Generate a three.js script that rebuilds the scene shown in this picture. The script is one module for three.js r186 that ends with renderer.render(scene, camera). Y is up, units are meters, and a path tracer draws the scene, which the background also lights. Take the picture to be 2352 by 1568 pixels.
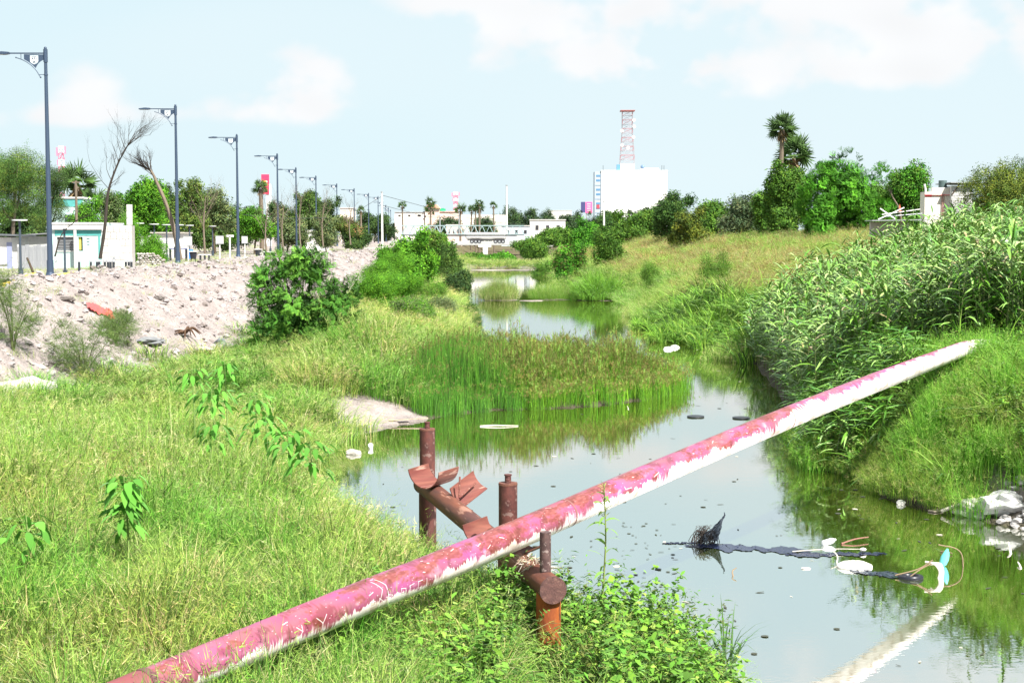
import * as THREE from 'three';
import { mergeGeometries } from 'three/addons/utils/BufferGeometryUtils.js';
import { createNoise2D, createNoise3D } from 'simplex-noise';

// ---------- camera ----------
const scene = new THREE.Scene();
const FV = 3417, PITCH = Math.atan(245 / FV), EYE = 5;         // focal length in units of a 2352 x 1568 picture
const camera = new THREE.PerspectiveCamera(2 * Math.atan(784 / FV) * 180 / Math.PI, 1024 / 682, 0.3, 4000);
camera.position.set(0, EYE, 0); camera.rotation.x = -PITCH;
const renderer = new THREE.WebGLRenderer({ antialias: true });
renderer.toneMapping = THREE.LinearToneMapping;
renderer.toneMappingExposure = 2.85;
renderer.shadowMap.enabled = true;

// ---------- random numbers and noise ----------
function mulberry(a) { return () => { a |= 0; a = a + 0x6D2B79F5 | 0; let t = Math.imul(a ^ a >>> 15, 1 | a); t = t + Math.imul(t ^ t >>> 7, 61 | t) ^ t; return ((t ^ t >>> 14) >>> 0) / 4294967296; }; }
let rnd = mulberry(7);
const R = (a, b) => a + (b - a) * rnd();
const pick = a => a[Math.floor(rnd() * a.length)];
const n2 = createNoise2D(mulberry(11)), n3 = createNoise3D(mulberry(12));
const fbm = (x, y, o = 4) => { let s = 0, a = .5, f = 1; for (let i = 0; i < o; i++) { s += a * n2(x * f, y * f); a *= .5; f *= 2.03; } return s; };
const ss = (a, b, x) => { const t = Math.min(1, Math.max(0, (x - a) / (b - a))); return t * t * (3 - 2 * t); };
const mix = (a, b, t) => a + (b - a) * t;
const tab = (t, x) => { if (x <= t[0][0]) return t[0][1]; for (let i = 1; i < t.length; i++) if (x <= t[i][0]) return mix(t[i - 1][1], t[i][1], (x - t[i - 1][0]) / (t[i][0] - t[i - 1][0])); return t[t.length - 1][1]; };
const V = (x, y, z) => new THREE.Vector3(x, y, z);

// ---------- sky and sun ----------
const SUN = V(.46, 1, .62).normalize();
{
  const W = 4096, H = 2048, data = new Float32Array(W * H * 4), br = mulberry(5);
  const D = 180 / Math.PI, blobs = [];
  const inView = (x, y, rx, ry, s) => blobs.push([(x - 1176) / FV * D, (539 - y) / FV * D, rx / FV * D, ry / FV * D, s]);
  for (const b of [[700, 190, 120, 75, 1.15], [570, 250, 110, 45, .8], [740, 260, 110, 40, .7], [230, 220, 80, 60, .85], [190, 285, 110, 30, .7], [10, 295, 60, 30, .7], [1180, 70, 190, 90, 1], [1090, 150, 90, 40, .6],
    [1420, 140, 150, 70, .85], [1560, 170, 220, 60, .95], [1850, 40, 330, 70, 1.05], [2230, 100, 190, 80, 1.05], [2020, 160, 260, 60, .85], [1700, 205, 380, 40, .6], [1020, 20, 150, 40, .7], [1480, 40, 200, 60, .7], [420, 275, 200, 22, .45]]) inView(...b);
  for (let i = 0; i < 210; i++) { const az = br() * 360 - 180, el = 3 + Math.pow(br(), 1.4) * 62, s = .7 + .6 * br(), w = (1.2 + el * .06) * (1 + br() * 2.2); if (Math.abs(az) > 24 || el > 12) blobs.push([az, el, w * 1.7 / Math.cos(el / D), w * (.5 + .3 * br()), s]); }
  const dens = (az, el) => {
    let s = 0;
    for (const [a, e, rx, ry, k] of blobs) { let da = az - a; if (da > 180) da -= 360; if (da < -180) da += 360; const qx = da / rx; if (qx > 2.2 || qx < -2.2) continue; const qy = (el - e) / ry; if (qy > 2.2 || qy < -2.2) continue; s += k * Math.exp(-(qx * qx + qy * qy * (qy < 0 ? 1.5 : 1))); }
    return s;
  };
  for (let j = 0; j < H; j++) {
    const el = ((j + .5) / H - .5) * 180, e = Math.max(0, el);
    const zen = Math.pow(Math.min(1, e / 75), 1.25), hz = Math.exp(-e / 3.2);
    const base = [mix(.268, .14, zen) + hz * .008, mix(.328, .225, zen) + hz * .003, mix(.347, .325, zen)];
    for (let i = 0; i < W; i++) {
      const th = ((i + .5) / W - .5) * 2 * Math.PI;                 // atan2(z, x)
      let az = (th + Math.PI / 2) * D; if (az > 180) az -= 360;      // 0 towards -z
      let c = 0;
      if (el > -1 && el < 75) {
        const d = dens(az, el);
        if (d > .02) {
          const ca = Math.cos(th), sa = Math.sin(th), k = el < 20 ? 1 : .55;
          let f = 0, a = .5, fr = 9 * k; for (let o = 0; o < 5; o++) { f += a * n3(ca * fr, sa * fr, el / D * fr * 1.5); a *= .55; fr *= 2.1; }
          c = ss(.1, .92, d * (.74 + 1.25 * f));
        }
        c = Math.max(c * .95, .16 * ss(-.1, .5, n3(Math.cos(th) * 2, Math.sin(th) * 2, el / 9)));
      }
      const k = (j * W + i) * 4;
      const cl = .326 + .014 * n3(Math.cos(th) * 14, Math.sin(th) * 14, el / 2.2) * c + .016; data[k] = mix(base[0], cl, c); data[k + 1] = mix(base[1], cl * 1.005, c); data[k + 2] = mix(base[2], cl * 1.02, c); data[k + 3] = 1;
    }
  }
  const sky = new THREE.DataTexture(data, W, H, THREE.RGBAFormat, THREE.FloatType);
  sky.mapping = THREE.EquirectangularReflectionMapping; sky.magFilter = THREE.LinearFilter; sky.colorSpace = THREE.LinearSRGBColorSpace; sky.needsUpdate = true;
  scene.background = sky; scene.environment = sky;
}
const sun = new THREE.DirectionalLight(new THREE.Color(1, .955, .88), 4.3);
sun.position.copy(SUN).multiplyScalar(200).add(V(0, 0, -60)); sun.target.position.set(0, 0, -60); sun.castShadow = true;
sun.shadow.mapSize.set(4096, 4096); Object.assign(sun.shadow.camera, { left: -90, right: 90, top: 90, bottom: -160, near: 1, far: 600 });
sun.shadow.radius = 1.2;
scene.add(sun, sun.target);

// ---------- helpers ----------
/** point seen at (px, py) of the 2352 x 1568 picture, d metres ahead; gp: where that sight line meets height y */
function ray(px, py) { const x = (px - 1176) / FV, y = -(py - 784) / FV, c = Math.cos(PITCH), s = Math.sin(PITCH); const dy = y * c - s, dz = -c - y * s; return [x / -dz, dy / -dz]; }
const at = (px, py, d) => { const r = ray(px, py); return V(r[0] * d, EYE + r[1] * d, -d); };
const gp = (px, py, y = 0) => { const r = ray(px, py); return at(px, py, (y - EYE) / r[1]); };
const used = {};
function numbered(name) { const k = used[name] = (used[name] ?? -1) + 1; return k ? name + '_' + String(k).padStart(3, '0') : name; }
function tag(o, label, category, group, kind) { o.userData.label = label; if (category) o.userData.category = category; if (group) o.userData.group = group; if (kind) o.userData.kind = kind; return o; }
function thing(name, label, category, pos, group, turn = 0) { const g = new THREE.Group(); g.name = numbered(name); g.position.copy(pos); g.rotation.y = turn; scene.add(g); return tag(g, label, category, group); }
function part(name, geo, mat, parent, kind) { const m = new THREE.Mesh(geo, mat); m.name = name; parent.add(m); if (kind) m.userData.kind = kind; return m; }
function solo(name, geo, mat, label, category, pos, group, kind) { const m = new THREE.Mesh(geo, mat); m.name = numbered(name); m.position.copy(pos); scene.add(m); return tag(m, label, category, group, kind); }
function struct(name, geo, mat, label) { const m = new THREE.Mesh(geo, mat); m.name = name; m.userData.kind = 'structure'; m.userData.label = label; scene.add(m); return m; }
function merge(list) {
  const l = list.map(g => { const q = g.index ? g.toNonIndexed() : g.clone(); for (const k of Object.keys(q.attributes)) if (!['position', 'normal', 'uv'].includes(k)) q.deleteAttribute(k); if (!q.attributes.uv) q.setAttribute('uv', new THREE.BufferAttribute(new Float32Array(q.attributes.position.count * 2), 2)); if (!q.attributes.normal) q.computeVertexNormals(); return q; });
  return mergeGeometries(l);
}
const box = (w, h, d, x = 0, y = 0, z = 0, ry = 0) => { const g = new THREE.BoxGeometry(w, h, d); if (ry) g.rotateY(ry); return g.translate(x, y, z); };
/** box with chamfered vertical and horizontal edges */
function cbox(w, h, d, b = .01, x = 0, y = 0, z = 0) {
  const s = new THREE.Shape(); const a = w / 2 - b, c = h / 2 - b; s.moveTo(-a, -c); s.lineTo(a, -c); s.lineTo(a, c); s.lineTo(-a, c); s.closePath();
  const g = new THREE.ExtrudeGeometry(s, { depth: d - 2 * b, bevelEnabled: true, bevelThickness: b, bevelSize: b, bevelSegments: 1, steps: 1 });
  return g.translate(x, y, z - d / 2 + b);
}
const UP = V(0, 1, 0);
function rod(a, b, r0, r1 = r0, seg = 10, open = false) {
  const d = b.clone().sub(a), g = new THREE.CylinderGeometry(r1, r0, d.length(), seg, 1, open);
  return g.applyQuaternion(new THREE.Quaternion().setFromUnitVectors(UP, d.normalize())).translate((a.x + b.x) / 2, (a.y + b.y) / 2, (a.z + b.z) / 2);
}
/** tapered tube through points */
function limb(pts, r0, r1, seg = 7, n = 0, wob = 0) {
  const c = new THREE.CatmullRomCurve3(pts), m = n || pts.length * 4, pos = [], uv = [], idx = [];
  for (let i = 0; i <= m; i++) {
    const t = i / m, p = c.getPoint(t), tan = c.getTangent(t), a = Math.abs(tan.y) < .9 ? V(0, 1, 0) : V(1, 0, 0), s = a.cross(tan).normalize(), u = tan.clone().cross(s), r = mix(r0, r1, t) * (1 + wob * n2(t * 9, r0 * 50));
    for (let k = 0; k <= seg; k++) { const f = k / seg * 2 * Math.PI; pos.push(p.x + r * (Math.cos(f) * s.x + Math.sin(f) * u.x), p.y + r * (Math.cos(f) * s.y + Math.sin(f) * u.y), p.z + r * (Math.cos(f) * s.z + Math.sin(f) * u.z)); uv.push(k / seg, t); }
  }
  for (let i = 0; i < m; i++) for (let k = 0; k < seg; k++) { const a = i * (seg + 1) + k, b = a + seg + 1; idx.push(a, a + 1, b, b, a + 1, b + 1); }
  const g = new THREE.BufferGeometry(); g.setAttribute('position', new THREE.Float32BufferAttribute(pos, 3)); g.setAttribute('uv', new THREE.Float32BufferAttribute(uv, 2)); g.setIndex(idx); g.computeVertexNormals(); return g;
}
function rockGeo(seed, sx, sy, sz, det = 2, rough = .28) {
  const g = new THREE.IcosahedronGeometry(1, det), p = g.attributes.position;
  for (let i = 0; i < p.count; i++) { const v = V().fromBufferAttribute(p, i), k = 1 + rough * n3(v.x * 1.1 + seed * 7, v.y * 1.1, v.z * 1.1) + rough * .4 * n3(v.x * 2.7, v.y * 2.7 + seed * 3, v.z * 2.7); p.setXYZ(i, v.x * k * sx, v.y * k * sy, v.z * k * sz); }
  g.computeVertexNormals(); return g;
}
const lin = (r, g, b) => new THREE.Color().setRGB(r, g, b);
// tileable value noise for textures
const lat = (() => { const r = mulberry(3), a = new Float32Array(65536); for (let i = 0; i < a.length; i++) a[i] = r(); return (x, y) => a[(x & 255) + ((y & 255) << 8)]; })();
function tn(x, y, per) { const xi = Math.floor(x), yi = Math.floor(y), fx = x - xi, fy = y - yi, w = n => ((n % per) + per) % per, u = fx * fx * (3 - 2 * fx), v = fy * fy * (3 - 2 * fy); return mix(mix(lat(w(xi), w(yi)), lat(w(xi + 1), w(yi)), u), mix(lat(w(xi), w(yi + 1)), lat(w(xi + 1), w(yi + 1)), u), v); }
const tf = (u, v, p, o = 4, off = 0) => { let s = 0, a = .5, t = 0; for (let i = 0; i < o; i++) { s += a * tn(u * p + off, v * p + off, p); t += a; a *= .55; p *= 2; } return s / t; };
function tex(w, h, fn, srgb = true) {
  const a = new Uint8Array(w * h * 4);
  for (let j = 0; j < h; j++) for (let i = 0; i < w; i++) { const c = fn((i + .5) / w, (j + .5) / h, i, j), k = (j * w + i) * 4; a[k] = Math.max(0, Math.min(255, c[0])); a[k + 1] = Math.max(0, Math.min(255, c[1])); a[k + 2] = Math.max(0, Math.min(255, c[2])); a[k + 3] = 255; }
  const t = new THREE.DataTexture(a, w, h); t.wrapS = t.wrapT = THREE.RepeatWrapping; t.magFilter = THREE.LinearFilter; t.minFilter = THREE.LinearMipmapLinearFilter; t.generateMipmaps = true; if (srgb) t.colorSpace = THREE.SRGBColorSpace; t.needsUpdate = true; return t;
}
const grey = f => [f * 255, f * 255, f * 255];
const std = (color, roughness = .85, extra = {}) => new THREE.MeshStandardMaterial({ color, roughness, side: THREE.DoubleSide, ...extra });
const leafMat = (color, transmission = .35, extra = {}) => new THREE.MeshPhysicalMaterial({ color, roughness: .95, transmission, thickness: 0, side: THREE.DoubleSide, vertexColors: true, specularIntensity: .4, ...extra });

// surface textures shared by many things
const mottle = tex(256, 256, (u, v) => grey(.84 + .16 * tf(u, v, 8, 5) + .08 * (tf(u, v, 40, 2, 9) - .5)));
const grain = tex(256, 256, (u, v) => grey(tf(u, v, 24, 3) * .6 + tf(u, v, 6, 3, 5) * .4), false);
const plaster = (c, k = 1) => std(c, .9, { map: mottle, bumpMap: grain, bumpScale: .01 * k });
const metalGrey = std(lin(.055, .075, .10), .45, { metalness: .35 });
const darkMetal = std(lin(.03, .035, .045), .5, { metalness: .3 });
const whitePaint = std(lin(.72, .72, .70), .7, { map: mottle });
const galv = std(lin(.42, .44, .46), .5, { metalness: .5, map: mottle });
const barkTex = tex(128, 256, (u, v) => { const f = tf(u, v * .5, 10, 4) * .6 + tf(u, v, 30, 2) * .4; return [150 + 90 * f, 140 + 85 * f, 128 + 80 * f]; });
const bark = std(lin(.12, .10, .075), .95, { map: barkTex, bumpMap: grain, bumpScale: .02 });
const paleBark = std(lin(.27, .25, .22), .95, { map: barkTex, bumpMap: grain, bumpScale: .015 });
const greyBark = std(lin(.06, .055, .052), .95, { map: barkTex });
const twigMat = std(lin(.16, .13, .09), .95);
// ---------- the lie of the land ----------
const leftShore = [[3.2, 12], [2.9, -2], [2.5, -9], [2.0, -13.6], [1.75, -16.2], [.5, -18.3], [-1.2, -20.5], [-2.8, -24], [-4.2, -28], [-4.85, -31], [-4.7, -35], [-3.6, -38], [-2.45, -39.7], [-1.8, -41.2], [-.6, -42.2], [1.6, -42.8], [2.9, -43.7], [4.3, -45.2], [5.3, -47.5], [5.6, -50], [5.0, -52.6], [3.2, -54.6], [.6, -57], [-1.5, -62], [-2.6, -70], [-3.3, -80], [-3.8, -92], [-4.8, -113], [-6.0, -140], [-7.2, -170], [-8.5, -214]];
const rightShore = [[4.8, -218], [6.4, -170], [7.6, -135], [8.8, -113], [8.7, -96], [7.8, -84], [7.8, -73], [9.0, -67], [9.9, -64.5], [9.5, -58.5], [8.5, -47.5], [7.5, -39], [6.9, -34], [6.6, -31.4], [7.3, -30.3], [7.1, -28.4], [7.6, -27.1], [8.1, -26.2], [9.0, -24.2], [10.5, -19], [12, -12], [13, 12]];
const river = [...leftShore, ...rightShore], NL = leftShore.length;
function bank(x, z) {
  let best = 1e9, side = 0, inside = false;
  for (let i = 0, j = river.length - 1; i < river.length; j = i++) {
    const a = river[j], b = river[i], ex = b[0] - a[0], ez = b[1] - a[1], t = Math.max(0, Math.min(1, ((x - a[0]) * ex + (z - a[1]) * ez) / (ex * ex + ez * ez))), dx = x - a[0] - ex * t, dz = z - a[1] - ez * t, d2 = dx * dx + dz * dz;
    if (d2 < best) { best = d2; side = i === 0 ? 2 : i < NL ? -1 : i === NL ? 0 : 1; }
    if ((a[1] > z) !== (b[1] > z) && x < ex * (z - a[1]) / ez + a[0]) inside = !inside;
  }
  return { dist: Math.sqrt(best), side, inside };
}
const crestTab = [[0, -30], [24, -21], [34, -17.6], [42, -16.2], [50, -15.7], [58, -15.4], [85, -15.2], [110, -14.6], [142, -12.8], [200, -13], [260, -17], [500, -24]];
const slopeTab = [[30, 4.6], [42, 5.6], [50, 6.2], [62, 6.4], [100, 5.6], [140, 4.4], [220, 4]];
const crest = (x, z) => tab(crestTab, -z) - x + .5 * n2(z * .16, 3.1) + .22 * n2(z * .6, x * .3);
function height(x, z, q = bank(x, z)) {
  const d = -z, rough = fbm(x * .35, z * .35, 4);
  if (q.inside) return -.05 - Math.min(.9, q.dist * .4);
  let h;
  if (q.side <= 0 || q.side === 2 && x < 3) {
    const pen = ss(-4.5, -1.5, x) * ss(37, 41, d) * (1 - ss(60, 72, d));
    h = .06 + .5 * ss(0, 2.4, q.dist) + .75 * ss(2, 8, q.dist);
    h = mix(h, .06 + .16 * ss(0, 2, q.dist), pen) + .13 * rough * ss(0, 2, q.dist);
    h *= mix(.5, 1, ss(11.5, 19, d)); h -= .42 * ss(-5, -8, x) * ss(24, 32, d) * (1 - ss(52, 62, d));
    const c = crest(x, z), w = tab(slopeTab, d), k = Math.pow(ss(-w, .6, c), .85);
    const clod = .2 * Math.abs(fbm(x * .7, z * .7, 2)) + .05 * n2(x * 1.5, z * 1.5) + .12 * fbm(x * .25, z * .25, 2);
    h = mix(h, 3.42 + .1 * n2(z * .11, 8), k) + clod * 1.7 * ss(-w, -w * .6, c) * (1 - ss(1, 4, c));
    h = mix(h, 3.05, ss(1.2, 4.5, c));
  } else {
    h = .05 + 1.2 * ss(0, 2.3, q.dist) + 1.4 * ss(1.5, 6.5, q.dist) + 1.75 * ss(5, 14, q.dist) + .16 * rough * ss(0, 2, q.dist);
    h = mix(h, .05 + 1.45 * ss(0, 1.9, q.dist) + .85 * ss(1, 4.3, q.dist) + 1.2 * ss(5, 12, q.dist) + .12 * rough, (1 - ss(33, 40, d)));
  }
  if (d > 205) { const v = .35 + 2.9 * ss(5, 13, Math.abs(x + 1)) + .2 * rough; h = mix(h, v, ss(208, 232, d)); }
  return h;
}
const hAt = (x, z) => height(x, z);
const onGround = (px, py, d) => { const p = at(px, py, d); p.y = hAt(p.x, p.z); return p; };
/** first place where the sight line through (px, py) meets the ground */
function hit(px, py, d0 = 6, d1 = 400) { const r = ray(px, py); for (let d = d0; d < d1; d *= 1.004) { if (EYE + r[1] * d < hAt(r[0] * d, -d)) return V(r[0] * d, hAt(r[0] * d, -d), -d); } return at(px, py, d1); }

{ // one sheet of ground out to the horizon
  const rows = 1350, cols = 430, pos = [], uv = [], col = [], idx = [], z0 = 14;
  for (let i = 0; i <= rows; i++) {
    const s = i / rows, d = -z0 + (Math.exp(s * 6.0) - 1) * 5.2 + s * 20 + Math.pow(s, 12) * 600, z = -d, half = 16 + Math.max(0, d) * .62;
    for (let k = 0; k <= cols; k++) {
      const u = k / cols * 2 - 1, x = u * half * (.75 + .25 * u * u) - 1.5, q = bank(x, z), y = height(x, z, q);
      pos.push(x, y, z); uv.push(x / 3.5, z / 3.5);
      // matter on the ground: pale dug earth on the mound, brown soil and litter elsewhere, grey mud at the waterline
      const c = crest(x, z), w = tab(slopeTab, d), left = q.side <= 0 && !q.inside;
      let e = left ? ss(-w - .3, -w + .9, c + 1.1 * n2(x * .5, z * .5) + .5 * n2(x * 2, z * 2)) : 0;
      if (!left && q.side > 0 && d < 31) e = .8 * ss(1.5, .7, q.dist + .5 * n2(x * 1.2, z * 1.2)) * ss(8.2, 9, x + .4 * n2(z, x));
      const spit = ss(1.6, .7, Math.hypot((x + 3.6) / 1.6, (z + 39.3) / 1.8) + .3 * n2(x * 1.5, z * 1.5)); e = Math.max(e, spit);
      const bare = ss(.42, .58, fbm(x * .22 + 4, z * .22, 3) + .25) * (left && d < 60 && x < -8.5 ? 1 : 0); e = Math.max(e, bare * .9);
      if (d > 214 && d < 226 && Math.abs(x) < 9) e = Math.max(e, .9 * ss(.1, .4, n2(x * .4, z * .2) + .4));
      if (d > 50 && c > 3) e = Math.max(e, .75);
      const m = .5 + .5 * n2(x * .9, z * .9), soil = [.085 + .05 * m, .075 + .04 * m, .035 + .02 * m], earth = [.285 + .07 * m, .258 + .062 * m, .26 + .06 * m], mud = [.07, .065, .04];
      const wet = q.inside ? 1 : ss(.5, .1, q.dist) * (1 - spit);
      for (let j = 0; j < 3; j++) col.push(mix(mix(soil[j], earth[j], e), mud[j], wet));
    }
  }
  for (let i = 0; i < rows; i++) for (let k = 0; k < cols; k++) { const a = i * (cols + 1) + k, b = a + cols + 1; idx.push(a, a + 1, b, b, a + 1, b + 1); }
  const g = new THREE.BufferGeometry(); g.setAttribute('position', new THREE.Float32BufferAttribute(pos, 3)); g.setAttribute('uv', new THREE.Float32BufferAttribute(uv, 2)); g.setAttribute('color', new THREE.Float32BufferAttribute(col, 3)); g.setIndex(idx); g.computeVertexNormals();
  const dirt = tex(512, 512, (u, v) => { const f = tf(u, v, 10, 6), s = tf(u, v, 60, 2, 7); const k = .78 + .3 * f - (s > .72 ? .25 * (s - .72) / .28 : 0); return [255 * k, 250 * k, 244 * k]; });
  const dirtB = tex(512, 512, (u, v) => { const f = tf(u, v, 12, 6), s = tf(u, v, 50, 3, 4); return grey(.55 * f + .45 * Math.abs(s * 2 - 1)); }, false);
  struct('ground', g, std(0xffffff, .97, { vertexColors: true, map: dirt, bumpMap: dirtB, bumpScale: .12 }), 'earth banks, dirt mound and flat land on both sides of the canal');
}
{ // water
  const s = new THREE.Shape(); s.moveTo(-24, -20); s.lineTo(24, -20); s.lineTo(24, 230); s.lineTo(-24, 230); s.closePath();
  const g = new THREE.ShapeGeometry(s); g.rotateX(-Math.PI / 2); const p = g.attributes.position, uv = g.attributes.uv; for (let i = 0; i < p.count; i++) uv.setXY(i, p.getX(i) / 2.4, p.getZ(i) / 1.2);
  const rip = tex(512, 512, (u, v) => grey(.6 * tf(u, v, 5, 4) + .4 * tf(u, v, 24, 3, 3)), false);
  const w = struct('water', g, new THREE.MeshPhysicalMaterial({ color: lin(.040, .058, .008), roughness: .012, ior: 14, specularIntensity: 1, bumpMap: rip, bumpScale: .0007 }), 'still murky green canal water mirroring sky and banks');
  w.position.y = 0;
}

// ---------- blades, leaves and scattered growth ----------
class Leafy {
  constructor() { this.p = []; this.c = []; this.i = []; }
  quadStrip(left, right, col) { const b = this.p.length / 3; for (let k = 0; k < left.length; k++) { this.p.push(left[k].x, left[k].y, left[k].z, right[k].x, right[k].y, right[k].z); this.c.push(...col, ...col); } for (let k = 0; k < left.length - 1; k++) { const a = b + 2 * k; this.i.push(a, a + 1, a + 2, a + 2, a + 1, a + 3); } }
  /** grass blade: arches from base towards azimuth az */
  blade(base, az, h, out, droop, w, col, seg = 3, tilt = R(-1, 1)) {
    const L = [], Q = [], ox = Math.cos(az), oz = Math.sin(az), sx = -oz * Math.cos(tilt) , sz = ox * Math.cos(tilt), sy = Math.sin(tilt) * .6;
    for (let k = 0; k <= seg; k++) { const t = k / seg, y = h * (t - droop * t * t * t), o = out * t * t, ww = w * .5 * (t < .3 ? .7 + t : 1 - Math.pow((t - .3) / .7, 1.6) * .96); const c = V(base.x + ox * o, base.y + y, base.z + oz * o); L.push(V(c.x - sx * ww, c.y - sy * ww, c.z - sz * ww)); Q.push(V(c.x + sx * ww, c.y + sy * ww, c.z + sz * ww)); }
    this.quadStrip(L, Q, col); return V(base.x + ox * out, base.y + h * (1 - droop), base.z + oz * out);
  }
  /** leaf from a along dir, length l, width w, bending down */
  leaf(a, dir, l, w, col, sag = .3, seg = 3, fold = 0) {
    const d = dir.clone().normalize(), side = V(d.z, 0, -d.x); if (side.lengthSq() < .01) side.set(1, 0, 0); side.normalize(); const sl = R(-.5, .5); side.y += sl; side.normalize();
    const L = [], Q = []; for (let k = 0; k <= seg; k++) { const t = k / seg, ww = w * .5 * Math.pow(Math.sin(Math.PI * Math.min(1, .08 + t * .92)), .8) * (1 - t * .3), p = a.clone().addScaledVector(d, l * t); p.y -= sag * l * t * t; L.push(p.clone().addScaledVector(side, ww)); Q.push(p.clone().addScaledVector(side, -ww)); }
    this.quadStrip(L, Q, col);
  }
  hair(a, b, w, col) { const d = b.clone().sub(a), s = V(d.z + .01, R(-.3, .3), -d.x).normalize().multiplyScalar(w * .5), k = this.p.length / 3; this.p.push(a.x - s.x, a.y - s.y, a.z - s.z, a.x + s.x, a.y + s.y, a.z + s.z, b.x, b.y, b.z); this.c.push(...col, ...col, ...col); this.i.push(k, k + 1, k + 2); }
  build() { const g = new THREE.BufferGeometry(); g.setAttribute('position', new THREE.Float32BufferAttribute(this.p, 3)); g.setAttribute('color', new THREE.Float32BufferAttribute(this.c, 3)); g.setIndex(this.i); g.computeVertexNormals(); return g; }
}
const vary = (c, k = .15) => { const f = 1 + R(-k, k); return [c[0] * f * (1 + R(-k, k) * .6), c[1] * f, c[2] * f * (1 + R(-k, k) * .6)]; };
const dummy = new THREE.Object3D();
/** copies of the given clump shapes, as one uncountable mass */
function sow(name, label, category, geos, mat, spots, parent, kind = 'stuff') {
  geos.forEach((g, gi) => {
    const mine = spots.filter((_, i) => i % geos.length === gi); if (!mine.length) return;
    const m = new THREE.InstancedMesh(g, mat, mine.length);
    mine.forEach((s, i) => { dummy.position.set(s.x, s.y, s.z); if (s.q) dummy.quaternion.copy(s.q); else dummy.rotation.set(s.tx || 0, s.r || 0, s.tz || 0); dummy.scale.set(s.sh, s.sv ?? s.sh, s.sh); dummy.updateMatrix(); m.setMatrixAt(i, dummy.matrix); m.setColorAt(i, s.c); });
    m.name = parent ? name : numbered(name); m.userData.kind = kind; (parent || scene).add(m); if (!parent) tag(m, label, category);
  });
}
const G = { // linear base colours of growth
  pale: [.245, .385, .07], straw: [.44, .45, .19], green: [.065, .16, .02], fresh: [.115, .27, .028], dark: [.03, .075, .012], lime: [.15, .31, .028], brown: [.17, .115, .05], rust: [.24, .14, .075], glauc: [.14, .28, .045], olive: [.12, .15, .03] };
function feathery(n, h, r, seedy, cols, bw = 1) { // fine bunch grass with airy seed heads
  const L = new Leafy();
  for (let i = 0; i < n; i++) {
    const a = R(0, 6.283), q = Math.sqrt(rnd()) * r, b = V(Math.cos(a) * q, 0, Math.sin(a) * q), az = a + R(-1.2, 1.2), hh = h * R(.45, 1), c = vary(pick(cols), .2);
    const tip = L.blade(b, az, hh, hh * R(.15, .75), R(.0, .45), bw * R(.007, .015), c, 3);
    if (rnd() < seedy) { const sc = vary(pick([G.pale, G.straw, G.pale]), .15); for (let k = 0; k < 7; k++) { const o = b.clone().lerp(tip, R(.7, 1)); o.y = mix(b.y, tip.y, R(.72, 1)); L.hair(o, o.clone().add(V(R(-.09, .09), R(-.01, .12), R(-.09, .09))), .006 * bw, sc); } }
  }
  return L.build();
}
function sedge(n, h, r, cols, tips) { // upright reeds, brown flower tufts
  const L = new Leafy();
  for (let i = 0; i < n; i++) {
    const a = R(0, 6.283), q = Math.sqrt(rnd()) * r, b = V(Math.cos(a) * q, 0, Math.sin(a) * q), hh = h * R(.6, 1), tip = L.blade(b, R(0, 6.283), hh, hh * R(.03, .3), R(0, .12), R(.010, .02), vary(pick(cols), .2), 3);
    if (tips && rnd() < tips) { const sc = vary(pick([[.17, .14, .045], [.22, .2, .06], G.olive, G.olive, G.pale]), .2); for (let k = 0; k < 7; k++) L.hair(tip.clone().add(V(0, R(-.12, 0), 0)), tip.clone().add(V(R(-.1, .1), R(-.06, .07), R(-.1, .1))), .02, sc); }
  }
  return L.build();
}
function fountain(n, l, r, w, cols) { // broad arching grass
  const L = new Leafy();
  for (let i = 0; i < n; i++) { const a = R(0, 6.283), q = Math.sqrt(rnd()) * r, b = V(Math.cos(a) * q, 0, Math.sin(a) * q), hh = l * R(.4, 1); L.blade(b, a + R(-.7, .7), hh, hh * R(.3, 1.0), R(.15, .75), w * R(.7, 1.2), vary(pick(cols), .2), 4); }
  return L.build();
}
function cane(h) { // giant reed with long arching strap leaves
  const L = new Leafy(), lean = R(0, 6.28), lo = R(.05, .3), stem = [];
  for (let k = 0; k <= 8; k++) { const t = k / 8; stem.push(V(Math.cos(lean) * lo * t * t, h * t * (1 - .04 * t), Math.sin(lean) * lo * t * t)); }
  for (const s of [0, 1.57]) L.quadStrip(stem.map((p, k) => p.clone().add(V(Math.cos(s), 0, Math.sin(s)).multiplyScalar(.014 * (1 - k / 10)))), stem.map((p, k) => p.clone().add(V(Math.cos(s), 0, Math.sin(s)).multiplyScalar(-.014 * (1 - k / 10)))), [.16, .2, .07]);
  const n = Math.round(h * 6.5), a0 = R(0, 6.28);
  for (let i = 0; i < n; i++) {
    const t = .18 + .82 * i / n, f = t * 8, p = stem[Math.floor(f)].clone().lerp(stem[Math.min(8, Math.floor(f) + 1)], f % 1), az = a0 + (i % 2) * Math.PI + R(-.7, .7), up = R(.5, 1.5), l = R(.6, 1.0) * (t > .9 ? .75 : 1);
    L.leaf(p, V(Math.cos(az), up, Math.sin(az)), l, R(.05, .085), vary(rnd() < .05 ? [.34, .3, .14] : pick([G.glauc, [.19, .34, .08], [.25, .38, .14], [.05, .15, .012], [.09, .21, .02]]), .2), R(.25, .85), 4);
  }
  return L.build();
}
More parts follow.
